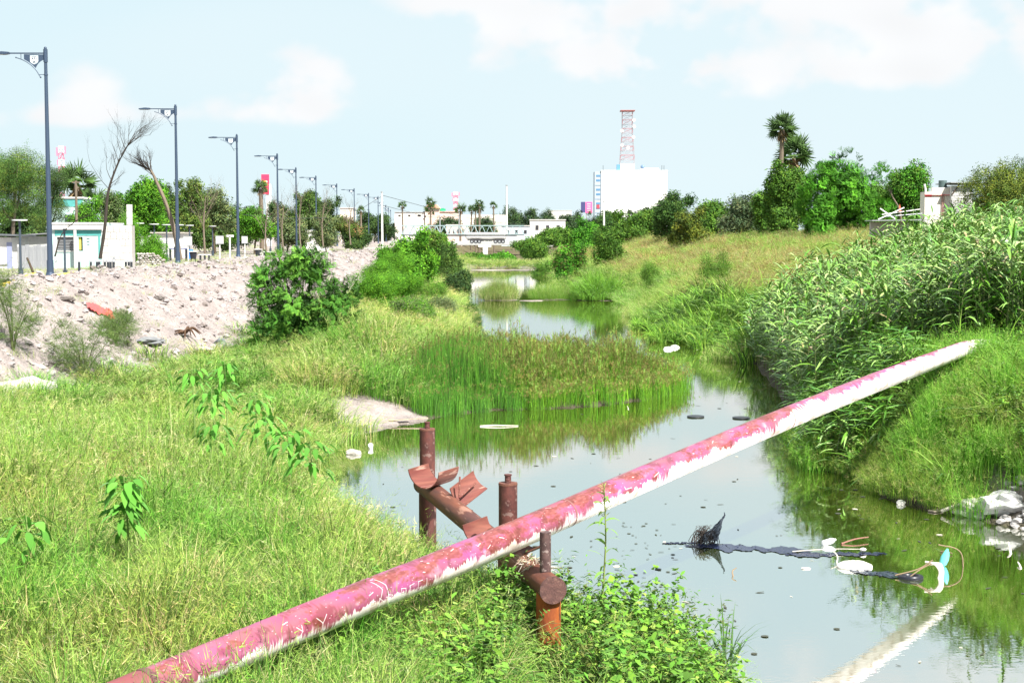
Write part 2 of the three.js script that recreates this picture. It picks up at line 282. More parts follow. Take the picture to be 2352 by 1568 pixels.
function weed(h, lw, cols, n) { // leafy weed, lance-shaped leaves up the stems
  const L = new Leafy();
  for (let s = 0; s < 3; s++) {
    const az = R(0, 6.28), o = R(.05, .4) * h, hh = h * R(.6, 1), tip = V(Math.cos(az) * o, hh, Math.sin(az) * o); L.hair(V(0, 0, 0), tip, .012, [.14, .2, .06]);
    for (let i = 0; i < n; i++) { const t = R(.15, 1), a = R(0, 6.28), p = tip.clone().multiplyScalar(t); p.y = hh * t; L.leaf(p, V(Math.cos(a), R(-.1, .9), Math.sin(a)), R(.07, .17) * (1.15 - t * .5), lw * R(.7, 1.2), vary(pick(cols), .2), R(.1, .7), 2); }
  }
  return L.build();
}
function fluff(n, r, l, w, cols) { // twiggy bunch of small leaves, for bushes and crowns
  const L = new Leafy();
  for (let i = 0; i < n; i++) { const d = V(R(-1, 1), R(-.7, 1), R(-1, 1)).normalize(), p = d.clone().multiplyScalar(r * Math.pow(rnd(), .6)); L.leaf(p, V(R(-1, 1), R(-.6, .8), R(-1, 1)).add(d.multiplyScalar(.7)), l * R(.6, 1.2), w * R(.7, 1.2), vary(pick(cols), .2), R(0, .5), 2); }
  return L.build();
}
function frond(l, n, lw, ll, col) { // feather leaf: midrib along +y with two rows of leaflets
  const L = new Leafy();
  for (let s = 0; s < 5; s++) { const az = s * 1.256 + R(-.4, .4), o = R(.3, .9), rib = t => V(Math.cos(az) * o * l * t, l * t * (1 - .5 * t * o), Math.sin(az) * o * l * t); L.hair(V(), rib(1), .012, [.12, .15, .05]); for (let i = 0; i < n; i++) for (const q of [-1, 1]) { const t = .2 + .8 * i / n, p = rib(t); L.leaf(p, V(-Math.sin(az) * q, R(-.1, .15), Math.cos(az) * q).add(V(Math.cos(az), .3, Math.sin(az)).multiplyScalar(.5)), ll * (1.1 - .6 * Math.abs(t - .55)), lw, vary(pick(col), .18), .25, 2); } }
  return L.build();
}
// ---------- sowing the banks ----------
const tint = (v = .18, warm = 0) => { const f = 1 + R(-v, v); return lin(f * (1 + warm + R(-.06, .06)), f, f * (1 - warm + R(-.1, .1))); };
const caneZone = (x, z, q) => { const d = -z; return q.side === 1 && d > 33.5 + .8 * n2(x, 2) && d < 62 && x / d > .158 + .012 * n2(z * .4, 1) + .0012 * Math.max(0, q.dist - 3) * 0 && q.dist < 9.5 + n2(z * .3, 4) && (d > 36 || q.dist > 1.2) && x / d < .55 && !(d < 34.6 && x / d < .30); };
{
  rnd = mulberry(101);
  const Z = { near: [], terrace: [], reedG: [], reedB: [], farmix: [], bank: [], brown: [], fount: [], litter: [], tuft: [] };
  const N = 118000, d0 = 8.5, d1 = 240;
  for (let i = 0; i < N; i++) {
    const d = d0 * Math.pow(d1 / d0, rnd()), x = d * R(-.46, .46), z = -d, q = bank(x, z);
    if (q.inside) { if (q.dist > .35 || rnd() < .5 || q.side > 0 && d < 31) continue; }
    const y = Math.max(-.02, height(x, z, q)) - .03, s = d / 100, p = { x, y, z, r: R(0, 6.28), tx: R(-.15, .15), tz: R(-.15, .15) }, patch = fbm(x * .18, z * .18, 3), pn = n2(x * .7, z * .7);
    if (q.side <= 0 || q.side === 2) {
      const c = crest(x, z), w = tab(slopeTab, d), edge = c + w + .9 * n2(x * .5, z * .5) + .4 * n2(x * 2, z * 2);
      if (d > 50 && c > 3.2) { if (rnd() < .25 && patch > .1) Z.tuft.push({ ...p, sh: .25 + s * .8, sv: R(.15, .35), c: tint() }); continue; }
      if (edge > .2) { if (rnd() < .05 && patch > .05) Z.tuft.push({ ...p, sh: .25 + s * .6, sv: R(.2, .5), c: tint() }); continue; }
      if (d < 60 && x < -8.5 && fbm(x * .22 + 4, z * .22, 3) + .25 > .5 && rnd() < .92) continue;
      if (x > -.25 && x < .9 && d < 15.85 && d > 12.8) continue;
      if (Math.hypot((x + 3.6) / 1.6, (z + 39.3) / 1.8) + .3 * n2(x * 1.5, z * 1.5) < 1.1) continue;
      const pen = d > 40 && d < 57 && x > -3.2 + .05 * (d - 40) + R(-1.2, .8) && q.dist < 9;
      if (pen && d < 62) { if (n2(x * 1.3, z * 1.3) < -.5 && rnd() < .6) continue; const west = x + .9 * n2(z * .6, x * .6) + R(-.5, .5) < -.5 - .04 * (d - 43); const k = R(.7, 1.12) * (.9 + .35 * n2(x * .5 + 7, z * .5)) * (.45 + .55 * ss(-4.2, -1.2, x)) * (.5 + .5 * ss(0, 2.0, q.dist)); (west ? Z.reedG : Z.reedB).push({ ...p, tx: R(-.14, .14), tz: R(-.14, .14), sh: .5 + s * .4, sv: k * (west ? 1.95 : 1.75) * mix(1, .66, ss(47, 53, d)), c: tint(.16) }); continue; }
      if (d < 64) {
        const cl = n2(x * 1.5, z * 1.5) + .5 * n2(x * 3.3, z * 3.3); if (cl < -.45 && rnd() < .85 || rnd() < .25) continue; const h = (.6 + .22 * pn + .25 * patch + .42 * cl) * R(.75, 1.2) * (.5 + .5 * ss(0, 1.5, q.dist));
        if (d > 53 && x > -5.5 && rnd() < .3) continue; (d < 19 ? Z.near : Z.terrace).push({ ...p, sh: d < 19 ? R(.7, 1.1) : .55 + s * 1.5, sv: Math.max(.25, h) * (d < 19 ? 1.1 : 1.35) * (x > -6 ? mix(1, .7, ss(50, 56, d)) : mix(1, .55, ss(28, 36, d))), c: (pp => pp > .5 ? lin(1.2 + R(-.1, .15), 1.0 + R(-.1, .1), 1.1) : pp < -.42 ? lin(.62 + R(-.1, .1), .9 + R(-.1, .1), .55) : tint(.16, patch * .1))(n2(x * .3 + 20, z * .3) + .35 * n2(x * 1.1, z * 1.1 + 5)) });
        if (rnd() < .12 && pn < -.2) Z.litter.push({ ...p, sh: .6 + s * .8, sv: R(.5, .9), c: tint() });
      } else Z.farmix.push({ ...p, sh: .9 + s * 1.4, sv: R(.6, 1.3) * (1 + .4 * pn), c: patch > .02 ? tint(.2) : lin(1.4 + R(-.2, .2), 1.12 + R(-.1, .1), 1.3) });
    } else {
      if (caneZone(x, z, q)) continue;
      if (d < 38) { if (x > 8.3 && q.dist < .8 + .35 * n2(x * 1.2, z * 1.2) && d < 28) continue; Z.bank.push({ ...p, tx: R(-.2, .2), sh: .6 + s * .9, sv: R(.45, 1.4) * (.85 + .45 * pn) * mix(1, .75, ss(2, 4, q.dist)), c: pn > .1 ? lin(.85, 1.15, .7) : tint(.2, .1 + patch * .1) }); if (rnd() < .09 && pn > -.2) Z.fount.push({ ...p, tx: R(-.3, .3), tz: R(.1, .5), sh: .6, sv: R(.3, .6), c: tint(.18) }); continue; }
      const up = q.dist + 1.4 * n2(x * .3, z * .12) + 1.5 * patch;
      if (d > 62 && d < 84 && q.dist < 3.4 + n2(z * .5, 7) || d > 45 && d < 62 && q.dist < 1.6) { if (rnd() < .42 && n2(x * .6, z * .35) > -.55) Z.fount.push({ ...p, tx: R(-.25, .25), tz: R(-.1, .4), sh: R(.7, 1.0), sv: R(.6, 1.05) * (.85 + .35 * n2(x * .5, z * .3)), c: tint(.18) }); continue; }
      if (up > 3.4 && d > 50) Z.brown.push({ ...p, sh: .8 + s * 1.2, sv: R(.7, 1.35) * (.9 + .5 * n2(x * .4, z * .25)), c: n2(x * .25, z * .08) > .45 ? lin(.75, 1.15, .6) : lin(1.0 + R(-.2, .2), .92 + R(-.12, .12), 1.0 + R(-.1, .15)) });
      else Z.bank.push({ ...p, sh: .8 + s * 1.3, sv: R(.6, 1.2) * (1 + .6 * n2(x * .5, z * .25)), c: up > 2.5 ? lin(1.2 + R(-.15, .2), 1.03 + R(-.1, .1), 1.1) : tint(.2, patch * .2) });
    }
  }
  const gm = leafMat(0xffffff, .25);
  const nearG = [0, 1, 2, 3].map(() => feathery(46, 1, .3, .42, [G.pale, G.pale, G.green, G.fresh, G.straw, G.dark], 1.35)), terG = [0, 1, 2].map(() => feathery(46, 1, .4, .5, [G.pale, G.pale, G.fresh, G.green, G.straw, G.dark], 1.5));
  sow('bunch_grass', 'fine pale green seeding grass covering the near left bank', 'grass', nearG, gm, Z.near);
  sow('bank_grass', 'yellow green feathery grass on the low left terrace', 'grass', terG, gm, Z.terrace);
  sow('litter_weed', 'darker low weeds among the pale grass of the left bank', 'weeds', [0, 1].map(() => weed(.6, .05, [G.green, G.dark, G.fresh], 16)), gm, Z.litter);
  sow('green_reed', 'dark green upright reeds on left half of the reed spit', 'reeds', [0, 1].map(() => sedge(46, 1, .34, [[.05, .18, .014], [.09, .27, .02], G.dark, [.13, .33, .03]], .05)), gm, Z.reedG);
  sow('brown_tipped_sedge', 'sedge with brown flower tufts on the reed spit in mid canal', 'reeds', [0, 1, 2].map(() => sedge(44, 1, .36, [[.10, .29, .012], [.06, .18, .01], [.15, .36, .016], [.17, .33, .02], [.05, .13, .01]], .5)), gm, Z.reedB);
  sow('mixed_growth', 'green and straw coloured growth along the far left bank', 'undergrowth', [0, 1, 2].map(() => feathery(40, .8, .5, .5, [G.fresh, G.green, G.pale])), gm, Z.farmix);
  sow('right_bank_grass', 'green grass tufts on the right bank slope', 'grass', [0, 1, 2].map(() => feathery(60, .9, .4, .45, [G.fresh, G.green, G.pale, G.lime])), gm, Z.bank);
  sow('dry_grass', 'reddish brown dry grass along the top of the right bank', 'grass', [0, 1, 2].map(() => feathery(52, .9, .45, .9, [[.34, .19, .09], [.38, .26, .11], [.26, .17, .07], [.31, .15, .085], [.2, .19, .05]])), gm, Z.brown);
  sow('arching_grass', 'bright green broad bladed grass overhanging the right shore', 'grass', [0, 1, 2].map(() => fountain(38, 2.2, .45, .062, [G.fresh, G.lime, G.green, G.dark, G.pale])), gm, Z.fount);
  sow('grass_tuft', 'sparse short tufts on the bare dirt mound and plaza', 'grass', [feathery(40, 1, .5, .2, [G.pale, G.green, G.straw])], gm, Z.tuft);

  // cane brake
  const cn = [], cs = [];
  for (let i = 0; i < 14000 && cn.length < 2000; i++) { const d = R(30.5, 62), x = d * R(.15, .45), z = -d, q = bank(x, z); if (q.inside) continue; if (caneZone(x, z, q) && (n2(x * 1.1, z * 1.1 + 40) > -.45 || rnd() < .35)) cn.push({ x, y: height(x, z, q) - .05, z, r: R(0, 6.28), tx: R(-.1, .1), tz: R(-.06, .12), sh: 1.1, sv: R(.8, 1.1) * (.95 + .2 * n2(x * .7, z * .7)), c: n2(x * .8 + 3, z * .8) < -.5 ? lin(.75, .85, .5) : tint(.16) }); }
  for (let i = 0; i < 600; i++) { const d = R(30.8, 37), x = R(6.4, 9.2), z = -d, q = bank(x, z); if (!q.inside && q.dist < 1.9 && q.side === 1) cs.push({ x, y: height(x, z, q) - .05, z, r: R(0, 6.28), tx: R(-.25, .25), tz: R(0, .4), sh: .85, sv: R(.35, .55), c: tint(.14) }); }
  const cm = std(0xffffff, .36, { vertexColors: true });
  const cmt = leafMat(0xffffff, .22, { roughness: .9, specularIntensity: .7 });
  sow('giant_cane', 'tall grey green cane brake on the right bank behind the pipe', 'canes', [0, 1, 2, 3, 4, 5].map(i => cane(2.9)), cm, cn);
  sow('low_cane', 'low cane shoots at the waterline under the pipe', 'canes', [0, 1].map(() => cane(2.9)), cm, cs);

  // weeds round the supports
  const wd = [], wb = [];
  for (let i = 0; i < 1150; i++) { const d = R(12.2, 17.2), x = R(-1.7, 2.1), z = -d, q = bank(x, z); if (q.inside && q.dist > .3 || q.side > 0 && q.side !== 2) continue; if (x < -.7 + .5 * n2(d * .8, 4) && rnd() < .6) continue; if (x > -.05 && x < .78 && d < 15.8 && rnd() < .92) continue; wd.push({ x, y: Math.max(0, height(x, z, q)) - .03, z, r: R(0, 6.28), tx: R(-.15, .15), tz: R(-.15, .15), sh: R(.8, 1.2), sv: R(.3, 1.25) * (.7 + .45 * ss(-1.5, 1, x)) * (x > -.15 && x < .85 && d < 15.9 ? .35 : 1), c: tint(.2) }); }
  sow('leafy_weed', 'lush lime green leafy weeds crowding round the pipe supports', 'weeds', [0, 1, 2, 3].map(i => weed(1, [.085, .04, .06, .028][i], i === 3 ? [G.green, G.fresh, G.olive] : [G.lime, G.fresh, [.24, .38, .06], G.green], [24, 30, 26, 44][i])), gm, wd);
  for (let i = 0; i < 1500; i++) { const d = R(24.6, 33), x = R(7.4, 14), z = -d, q = bank(x, z); if (q.inside || q.side !== 1 || q.dist < .7 || n2(x * .6, z * .6) < -.05) continue; wb.push({ x, y: height(x, z, q), z, r: R(0, 6.28), sh: R(.9, 1.3), sv: R(.6, 1.3), c: tint(.2) }); }
  sow('bank_weed', 'small leafed green weeds among the grass of the right bank', 'weeds', [0, 1].map(() => weed(.7, .05, [G.fresh, G.green, G.lime], 24)), gm, wb);

  // clods and stones on the mound
  const st = [], sg = [0, 1, 2].map(i => rockGeo(i + 3, 1, .7, .9, 1, .35));
  for (let i = 0; i < 14000; i++) {
    const d = 30 * Math.pow(5, rnd()), x = -tab(crestTab, d) * -1 + R(-4, 6.5), z = -d; if (Math.abs(x / d) > .46) continue; const q = bank(x, z), c = crest(x, z), w = tab(slopeTab, d); if (q.side > 0 || c < -w + .2 || c > 4) continue;
    const s = Math.pow(rnd(), 6) * .14 + .01 + d * .00025, k = R(.8, 1.1); st.push({ x, y: height(x, z, q) + s * .15, z, r: R(0, 6.28), tx: R(-.6, .6), tz: R(-.6, .6), sh: s, sv: s * R(.5, 1), c: rnd() < .2 ? lin(.15, .125, .115) : lin(.31 * k, .28 * k, .28 * k) });
  }
  sow('earth_clod', 'loose clods and stones strewn over the pale dirt mound', 'clods', sg, std(0xffffff, .95), st);
  const rb = [];
  for (let i = 0; i < 900; i++) { const d = R(23.5, 28), x = R(7.9, 12), z = -d, q = bank(x, z); if (q.inside || q.side !== 1 || q.dist > .95 + .3 * n2(x * 2, z)) continue; const s = Math.pow(rnd(), 2) * .1 + .02, k = R(.6, 1.1); rb.push({ x, y: height(x, z, q) + s * .2, z, r: R(0, 6.28), tx: R(-.5, .5), tz: R(-.5, .5), sh: s, sv: s * .7, c: lin(.5 * k, .48 * k, .47 * k) }); }
  sow('shore_rubble', 'small grey white rubble along the right shore', 'rubble', sg, std(0xffffff, .95), rb);
}
// ---------- the painted pipe ----------
{
  rnd = mulberry(301);
  const S = 1 / 1.0243, pts = [[60, 1742], [150, 1703], [421, 1588], [842, 1411], [1025, 1337], [1235, 1249], [1528, 1121], [1747, 1027], [1973, 934], [2231, 835], [2276, 820]].map(([x, y]) => at(x * S, y * S, 1 / tab([[60, .0905], [1235, .0595], [1528, .0524], [1747, .0472], [1973, .0417], [2038, .0401], [2231, .0332], [2276, .0314]], x)));
  const tail = pts[pts.length - 1]; pts.push(tail.clone().add(V(.6, -.02, -.85)), tail.clone().add(V(1.2, -.12, -1.7)), tail.clone().add(V(1.8, -.3, -2.6)));
  const curve = new THREE.CatmullRomCurve3(pts, false, 'centripetal'), len = curve.getLength(), rad = .168;
  const uOf = px => { let b = 0, bd = 1e9; for (let i = 0; i <= 400; i++) { const p = curve.getPointAt(i / 400), s = 1176 + p.x / -p.z * FV; if (Math.abs(s - px) < bd && i < 385) { bd = Math.abs(s - px); b = i / 400; } } return b; };
  const sJoin = uOf(322), sA = uOf(640), sB = uOf(1285), sC = uOf(1845);
  function tube(u0, u1, r, seg, n, bump = 0) {
    const pos = [], uv = [], idx = [];
    for (let i = 0; i <= n; i++) {
      const u = mix(u0, u1, i / n), p = curve.getPointAt(u), t = curve.getTangentAt(u), side = t.clone().cross(UP).normalize(), up = side.clone().cross(t);   // side points to the camera
      for (let k = 0; k <= seg; k++) { const f = k / seg * 2 * Math.PI, rr = r + bump * n2(u * 60, Math.cos(f) * 2), q = p.clone().addScaledVector(up, Math.cos(f) * rr).addScaledVector(side, Math.sin(f) * rr); pos.push(q.x, q.y, q.z); uv.push(i / n, k / seg); }
    }
    for (let i = 0; i < n; i++) for (let k = 0; k < seg; k++) { const a = i * (seg + 1) + k, b = a + seg + 1; idx.push(a, b, a + 1, b, b + 1, a + 1); }
    const g = new THREE.BufferGeometry(); g.setAttribute('position', new THREE.Float32BufferAttribute(pos, 3)); g.setAttribute('uv', new THREE.Float32BufferAttribute(uv, 2)); g.setIndex(idx); g.computeVertexNormals(); return g;
  }
  // paint: pink on the back of the pipe, worn through to white undercoat on the flank, rust blooms, scratched lettering
  const strokes = []; // [px0, a0, px1, a1] picture x and angle round the pipe (0 top, 1 = 90 degrees towards the viewer)
  const scratch = list => { for (let i = 0; i < list.length - 1; i++) strokes.push([uOf(list[i][0]), list[i][1], uOf(list[i + 1][0]), list[i + 1][1]]); };
  const glyph = (x, y, w, h, lines) => lines.forEach(l => scratch(l.map(([a, b]) => [x + a * w, y + (1 - b) * h])));
  const A = { P: [[[0, 0], [.1, 1], [.8, .9], [.7, .5], [.05, .5]]], T: [[[.5, 0], [.5, 1]], [[0, .95], [1, 1]]], E: [[[.9, 1], [.1, 1], [.1, 0], [.9, 0]], [[.1, .5], [.7, .5]]], L: [[[.1, 1], [.1, 0], [.9, .05]]], A: [[[0, 0], [.5, 1], [1, 0]], [[.2, .4], [.8, .4]]], Y: [[[0, 1], [.5, .5], [1, 1]], [[.5, .5], [.45, 0]]], V: [[[0, 1], [.4, 0], [.6, 1]]], I: [[[.4, 1], [.6, 0]]], O: [[[.5, 1], [0, .5], [.5, 0], [1, .5], [.5, 1]]], R: [[[0, 0], [.1, 1], [.8, .8], [.1, .5], [.9, 0]]] };
  [...'PTELA'].forEach((c, i) => glyph(886 + i * 19, .95, 13, .55, A[c]));
  [...'VI'].forEach((c, i) => glyph(580 + i * 22, 1.0, 16, .62, A[c])); glyph(640, .78, 20, .45, A.Y); glyph(688, .76, 22, .5, A.Y); [...'POR'].forEach((c, i) => glyph(812 + i * 20, .98, 14, .4, A[c]));
  scratch([[848, .2], [856, .6], [858, 1.0]]); scratch([[838, .25], [846, .7], [840, 1.1]]);
  for (let i = 0; i < 34; i++) { const x = R(330, 2200), a = R(-.3, .9); scratch([[x, a], [x + R(-12, 12), a + R(-.15, .15)]]); }
  const wTab = [[.0, 1.05], [uOf(400), 1.06], [uOf(500), .92], [uOf(560), .82], [uOf(660), 1.12], [uOf(740), 1.02], [uOf(800), .98], [uOf(900), 1.16], [uOf(1000), .92], [uOf(1100), 1.02], [uOf(1200), 1.12], [uOf(1290), .86], [uOf(1400), .98], [uOf(1450), 1.06], [uOf(1520), .82], [uOf(1600), .78], [uOf(1700), .86], [uOf(1790), .74], [uOf(1815), .25], [uOf(1850), .22], [uOf(1880), .55], [uOf(1960), .46], [uOf(2050), .25], [uOf(2150), .08], [uOf(2230), -.1], [1, -.1]];
  const rTab = [[0, .45], [uOf(400), .1], [uOf(600), .2], [uOf(720), .4], [uOf(840), .5], [uOf(950), .7], [uOf(1080), .95], [uOf(1200), .9], [uOf(1300), .6], [uOf(1420), .7], [uOf(1500), .55], [uOf(1620), .5], [uOf(1800), .85], [uOf(1850), .1], [uOf(2200), .05], [1, 0]];
  const pal = (u, v) => {
    const s = u * len, ang = (v > .5 ? v - 1 : v) * 4;                   // quarters: 0 top, 1 towards viewer, 2 underside, -1 far side
    const arc = ang * rad * 1.571, nz = (a, b, o) => n2(a + o, b);
    const edge = tab(wTab, u) + .17 * nz(s * 1.6, 0, 3) + .10 * nz(s * 5, arc * 2, 9) + .07 * nz(s * 15, arc * 6, 4) + .05 * nz(s * 40, arc * 8, 5), back = -1.25 + .15 * nz(s * 2, 1, 8);
    let c = [226, 222, 220], wd = .5 + .5 * nz(s * 3, arc * 9, 2); c = c.map((q, i) => q - wd * [10, 13, 14][i]);
    const soft = .08 + .45 * ss(-.1, .7, nz(s * .9, 2, 60)), pinkA = ss(soft, -.03, ang - edge + .6 * soft * nz(s * 22, arc * 3, 61)) * ss(-.03, .03, ang - back);
    const m = nz(s * .8, arc * 2, 6), pk = [141 + 10 * m, 76 + 9 * nz(s * 2, arc * 5, 7), 107 + 15 * m - 16 * ss(0, .8, nz(s * .5, 0, 5))];
    let a = pinkA * (1 - .42 * ss(.35, .85, nz(s * 3, arc * 6, 12)) * ss(-.6, 0, ang - edge));
    c = c.map((q, i) => mix(q, pk[i], a));
    const rust = tab(rTab, u), rv = .55 * nz(s * 1.3, arc * 3.2, 20) + .3 * nz(s * 4, arc * 9, 21) + .2 * nz(s * 14, arc * 22, 22), rr = ss(.45 - rust * .62, .85 - rust * .45, rv + .42 * Math.exp(-Math.pow((ang - .12) / .55, 2)) * rust) * (pinkA * .9 + .1);
    c = c.map((q, i) => mix(q, [116, 60, 48][i] + 16 * nz(s * 9, arc * 20, 30), rr * .75));
    const gr = ss(.15, .8, nz(s * 2.2, arc * 4, 70) + .4 * nz(s * 18, arc * 5, 71)); c = c.map((q, i) => q * (1 - [.16, .2, .24][i] * gr));
    const fl = ss(.84, .9, nz(s * 9, arc * 24, 40)); c = c.map(q => mix(q, 215, fl * .7 * pinkA));
    for (const [u0, a0, u1, a1] of strokes) { if (u < Math.min(u0, u1) - .002 || u > Math.max(u0, u1) + .002) continue; const ex = (u1 - u0) * len, ey = (a1 - a0) * rad * 1.571, qx = (u - u0) * len, qy = (ang - a0) * rad * 1.571, t = Math.max(0, Math.min(1, (qx * ex + qy * ey) / (ex * ex + ey * ey + 1e-9))), dd = Math.hypot(qx - ex * t, qy - ey * t); if (dd < .0055) c = c.map(q => mix(q, 215, .85 * ss(.0055, .002, dd))); }
    return c;
  };
  const pipe = thing('painted_pipe', 'long pink and white painted steel pipe slanting across the canal', 'pipe', V(0, 0, 0));
  const seg = (u0, u1, name) => { const t = tex(1536, 384, (a, b) => pal(mix(u0, u1, a), b)); t.wrapS = THREE.ClampToEdgeWrapping; return part(name, tube(u0, u1, rad, 40, 60, .0012), std(0xffffff, .42, { map: t, bumpMap: grain, bumpScale: .0015 }), pipe); };
  seg(sJoin, sA, 'pipe_length'); seg(sA, sB, 'pipe_length'); seg(sB, sC, 'pipe_length'); seg(sC, 1, 'pipe_length');
  const dull = tex(512, 256, (u, v) => { const f = tf(u, v, 10, 4), g = tf(u, v, 5, 3, 6); return [124 - 24 * f + 16 * g, 58 + 14 * f, 62 + 14 * g]; });
  part('coupling', tube(0, sJoin, rad * 1.035, 40, 20), std(0xffffff, .6, { map: dull }), pipe);
  part('weld_band', tube(sJoin - .0012, sJoin + .0012, rad * 1.06, 40, 2), std(lin(.12, .05, .05), .7), pipe);
  for (const px of [1300, 1808]) part('weld_seam', tube(uOf(px) - .0005, uOf(px) + .0005, rad * 1.018, 40, 2), std(lin(.2, .085, .08), .7), pipe);
}

// ---------- rusty trestle under the pipe ----------
{
  rnd = mulberry(302);
  const rustTex = (a, b, c) => tex(256, 256, (u, v) => { const f = tf(u, v, 6, 5), g = tf(u, v, 20, 3, 4), w = ss(.66, .74, tf(u, v, 12, 4, 11)); return a.map((q, i) => mix(mix(q, b[i], ss(.35, .7, f)), c[i], w * .8) * (.85 + .3 * g)); });
  const primer = std(0xffffff, .72, { map: rustTex([72, 36, 32], [88, 46, 40], [120, 100, 94]), bumpMap: grain, bumpScale: .004 });
  const orange = std(0xffffff, .85, { map: rustTex([150, 78, 28], [122, 60, 28], [70, 44, 34]), bumpMap: grain, bumpScale: .006 });
  const brown = std(0xffffff, .75, { map: rustTex([104, 58, 40], [78, 46, 40], [146, 110, 94]), bumpMap: grain, bumpScale: .004 });
  const redplate = std(0xffffff, .7, { map: rustTex([98, 48, 42], [112, 66, 54], [160, 128, 116]), bumpMap: grain, bumpScale: .004 });
  const B0 = at(1270, 1355, 15.7), B1 = at(972, 1108, 22.3); B1.y = B0.y + .03;
  const beam = t => B0.clone().lerp(B1, t), dirB = B1.clone().sub(B0).normalize();
  const root = thing('pipe_trestle', 'rusty steel pipe trestle with posts, cross beam and empty cradles', 'pipe support', V(B0.x, 0, B0.z)), o = root.position;
  const L = p => p.clone().sub(o);
  part('cross_beam', rod(L(B0), L(B1), .142, .142, 28, true), brown, root);
  const cap = part('end_plate', rod(L(B0.clone().addScaledVector(dirB, -.014)), L(B0.clone().addScaledVector(dirB, .006)), .15, .15, 32), std(0xffffff, .7, { map: rustTex([78, 52, 50], [94, 64, 60], [112, 84, 76]), bumpMap: grain, bumpScale: .004 }), root);
  part('end_plate', rod(L(B1.clone().addScaledVector(dirB, -.006)), L(B1.clone().addScaledVector(dirB, .012)), .15, .15, 28), primer, root);
  const tOf = d => (d - 15.7) / 6.6;
  const post = (p, top, r, mat, name = 'post') => part(name, rod(V(p.x - o.x, -.9, p.z - o.z), V(p.x - o.x, top, p.z - o.z), r, r, 28), mat, root);
  post(beam(tOf(15.86)), B0.y - .06, .135, orange); post(beam(tOf(17.45)), B0.y - .06, .135, brown); const q = beam(tOf(18)); q.x += .27; post(q, B0.y - .35, .1, orange); post(beam(tOf(22)), B0.y - .06, .13, primer);
  const capPost = (d, top, r) => { const p = beam(tOf(d)); const m = part('cap_post', rod(V(p.x - o.x, B0.y + .02, p.z - o.z), V(p.x - o.x, top, p.z - o.z), r, r, 26), primer, root); part('cap_plate', rod(V(p.x - o.x, top, p.z - o.z), V(p.x - o.x, top + .025, p.z - o.z), r * 1.03, r * 1.0, 26), brown, m); part('bolt', merge([rod(V(p.x - o.x, top + .02, p.z - o.z), V(p.x - o.x, top + .11, p.z - o.z), .038, .038, 12), rod(V(p.x - o.x, top + .11, p.z - o.z), V(p.x - o.x, top + .125, p.z - o.z), .046, .046, 12)]), primer, m); };
  capPost(17.5, 2.04, .112); capPost(22.0, 2.1, .115);
  { const p = beam(tOf(15.98)); part('stub_post', rod(V(p.x - o.x, B0.y + .08, p.z - o.z), V(p.x - o.x, 1.78, p.z - o.z), .062, .062, 20), std(0xffffff, .7, { map: rustTex([66, 46, 46], [86, 64, 62], [140, 126, 122]) }), root); }
  /** curved cradle plate: axis along the pipe, from angle a0 to a1 (0 = straight down) */
  function cradle(c, r, half, a0, a1, tilt = 0) {
    const ax = V(.56, .06, -.83).normalize(), sd = ax.clone().cross(UP).normalize(), up = sd.clone().cross(ax), pos = [], idx = [], n = 18, th = .014;
    for (const [rr, e] of [[r, -half], [r, half], [r + th, half], [r + th, -half], [r, -half]]) for (let k = 0; k <= n; k++) { const f = mix(a0, a1, k / n), p = c.clone().addScaledVector(ax, e).addScaledVector(sd, Math.sin(f) * rr).addScaledVector(up, -Math.cos(f) * rr); p.y += tilt * e; pos.push(p.x, p.y, p.z); }
    for (let s = 0; s < 4; s++) for (let k = 0; k < n; k++) { const a = s * (n + 1) + k, b = a + n + 1; idx.push(a, b, a + 1, b, b + 1, a + 1); }
    for (const k of [0, n]) { const a = k, b = (n + 1) + k, d = 2 * (n + 1) + k, e = 3 * (n + 1) + k; idx.push(a, b, d, a, d, e); }
    let g = new THREE.BufferGeometry(); g.setAttribute('position', new THREE.Float32BufferAttribute(pos, 3)); g.setIndex(idx); g = g.toNonIndexed(); const P = g.attributes.position, uv = []; for (let i = 0; i < P.count; i++) uv.push((P.getX(i) + P.getZ(i)) * 1.2, P.getY(i) * 1.4); g.setAttribute('uv', new THREE.Float32BufferAttribute(uv, 2)); g.computeVertexNormals(); return g;
  }
  const c1 = beam(tOf(21.45)).add(V(-.03, .142 + .265, 0));
  part('cradle', cradle(L(c1), .27, .24, -1.5, 1.5), redplate, root, undefined).userData.label = 'open half round cradle at the far end';
  const c2 = beam(tOf(20.6)).add(V(.42, .40, .0));
  const pl = part('tilted_cradle_plate', cradle(L(c2), .3, .28, -1.35, -.2, .25), redplate, root); const s0 = beam(tOf(20.4)).add(V(.1, .14, 0)); part('strut', rod(L(s0), L(c2.clone().add(V(-.26, .02, .12))), .014), redplate, pl); part('strut', rod(L(s0), L(c2.clone().add(V(-.05, -.12, -.2))), .014), redplate, pl);
  const c3 = beam(tOf(18.0)).add(V(-.05, .30, 0)); part('cradle', cradle(L(c3), .27, .26, -1.45, -.1), redplate, root);
  const c4 = beam(tOf(17.0)).add(V(.06, .32, 0)); part('cradle', cradle(L(c4), .19, .2, -.9, .9), brown, root);
  part('bracket', cbox(.06, .3, .012, .003).rotateZ(-.35).rotateY(.5).translate(L(beam(tOf(16.35))).x + .1, B0.y + .25, L(beam(tOf(16.35))).z), redplate, root);
  // straw caught on the beam
  const st = new Leafy(); const sc = L(beam(tOf(16.5))).add(V(0, .12, 0));
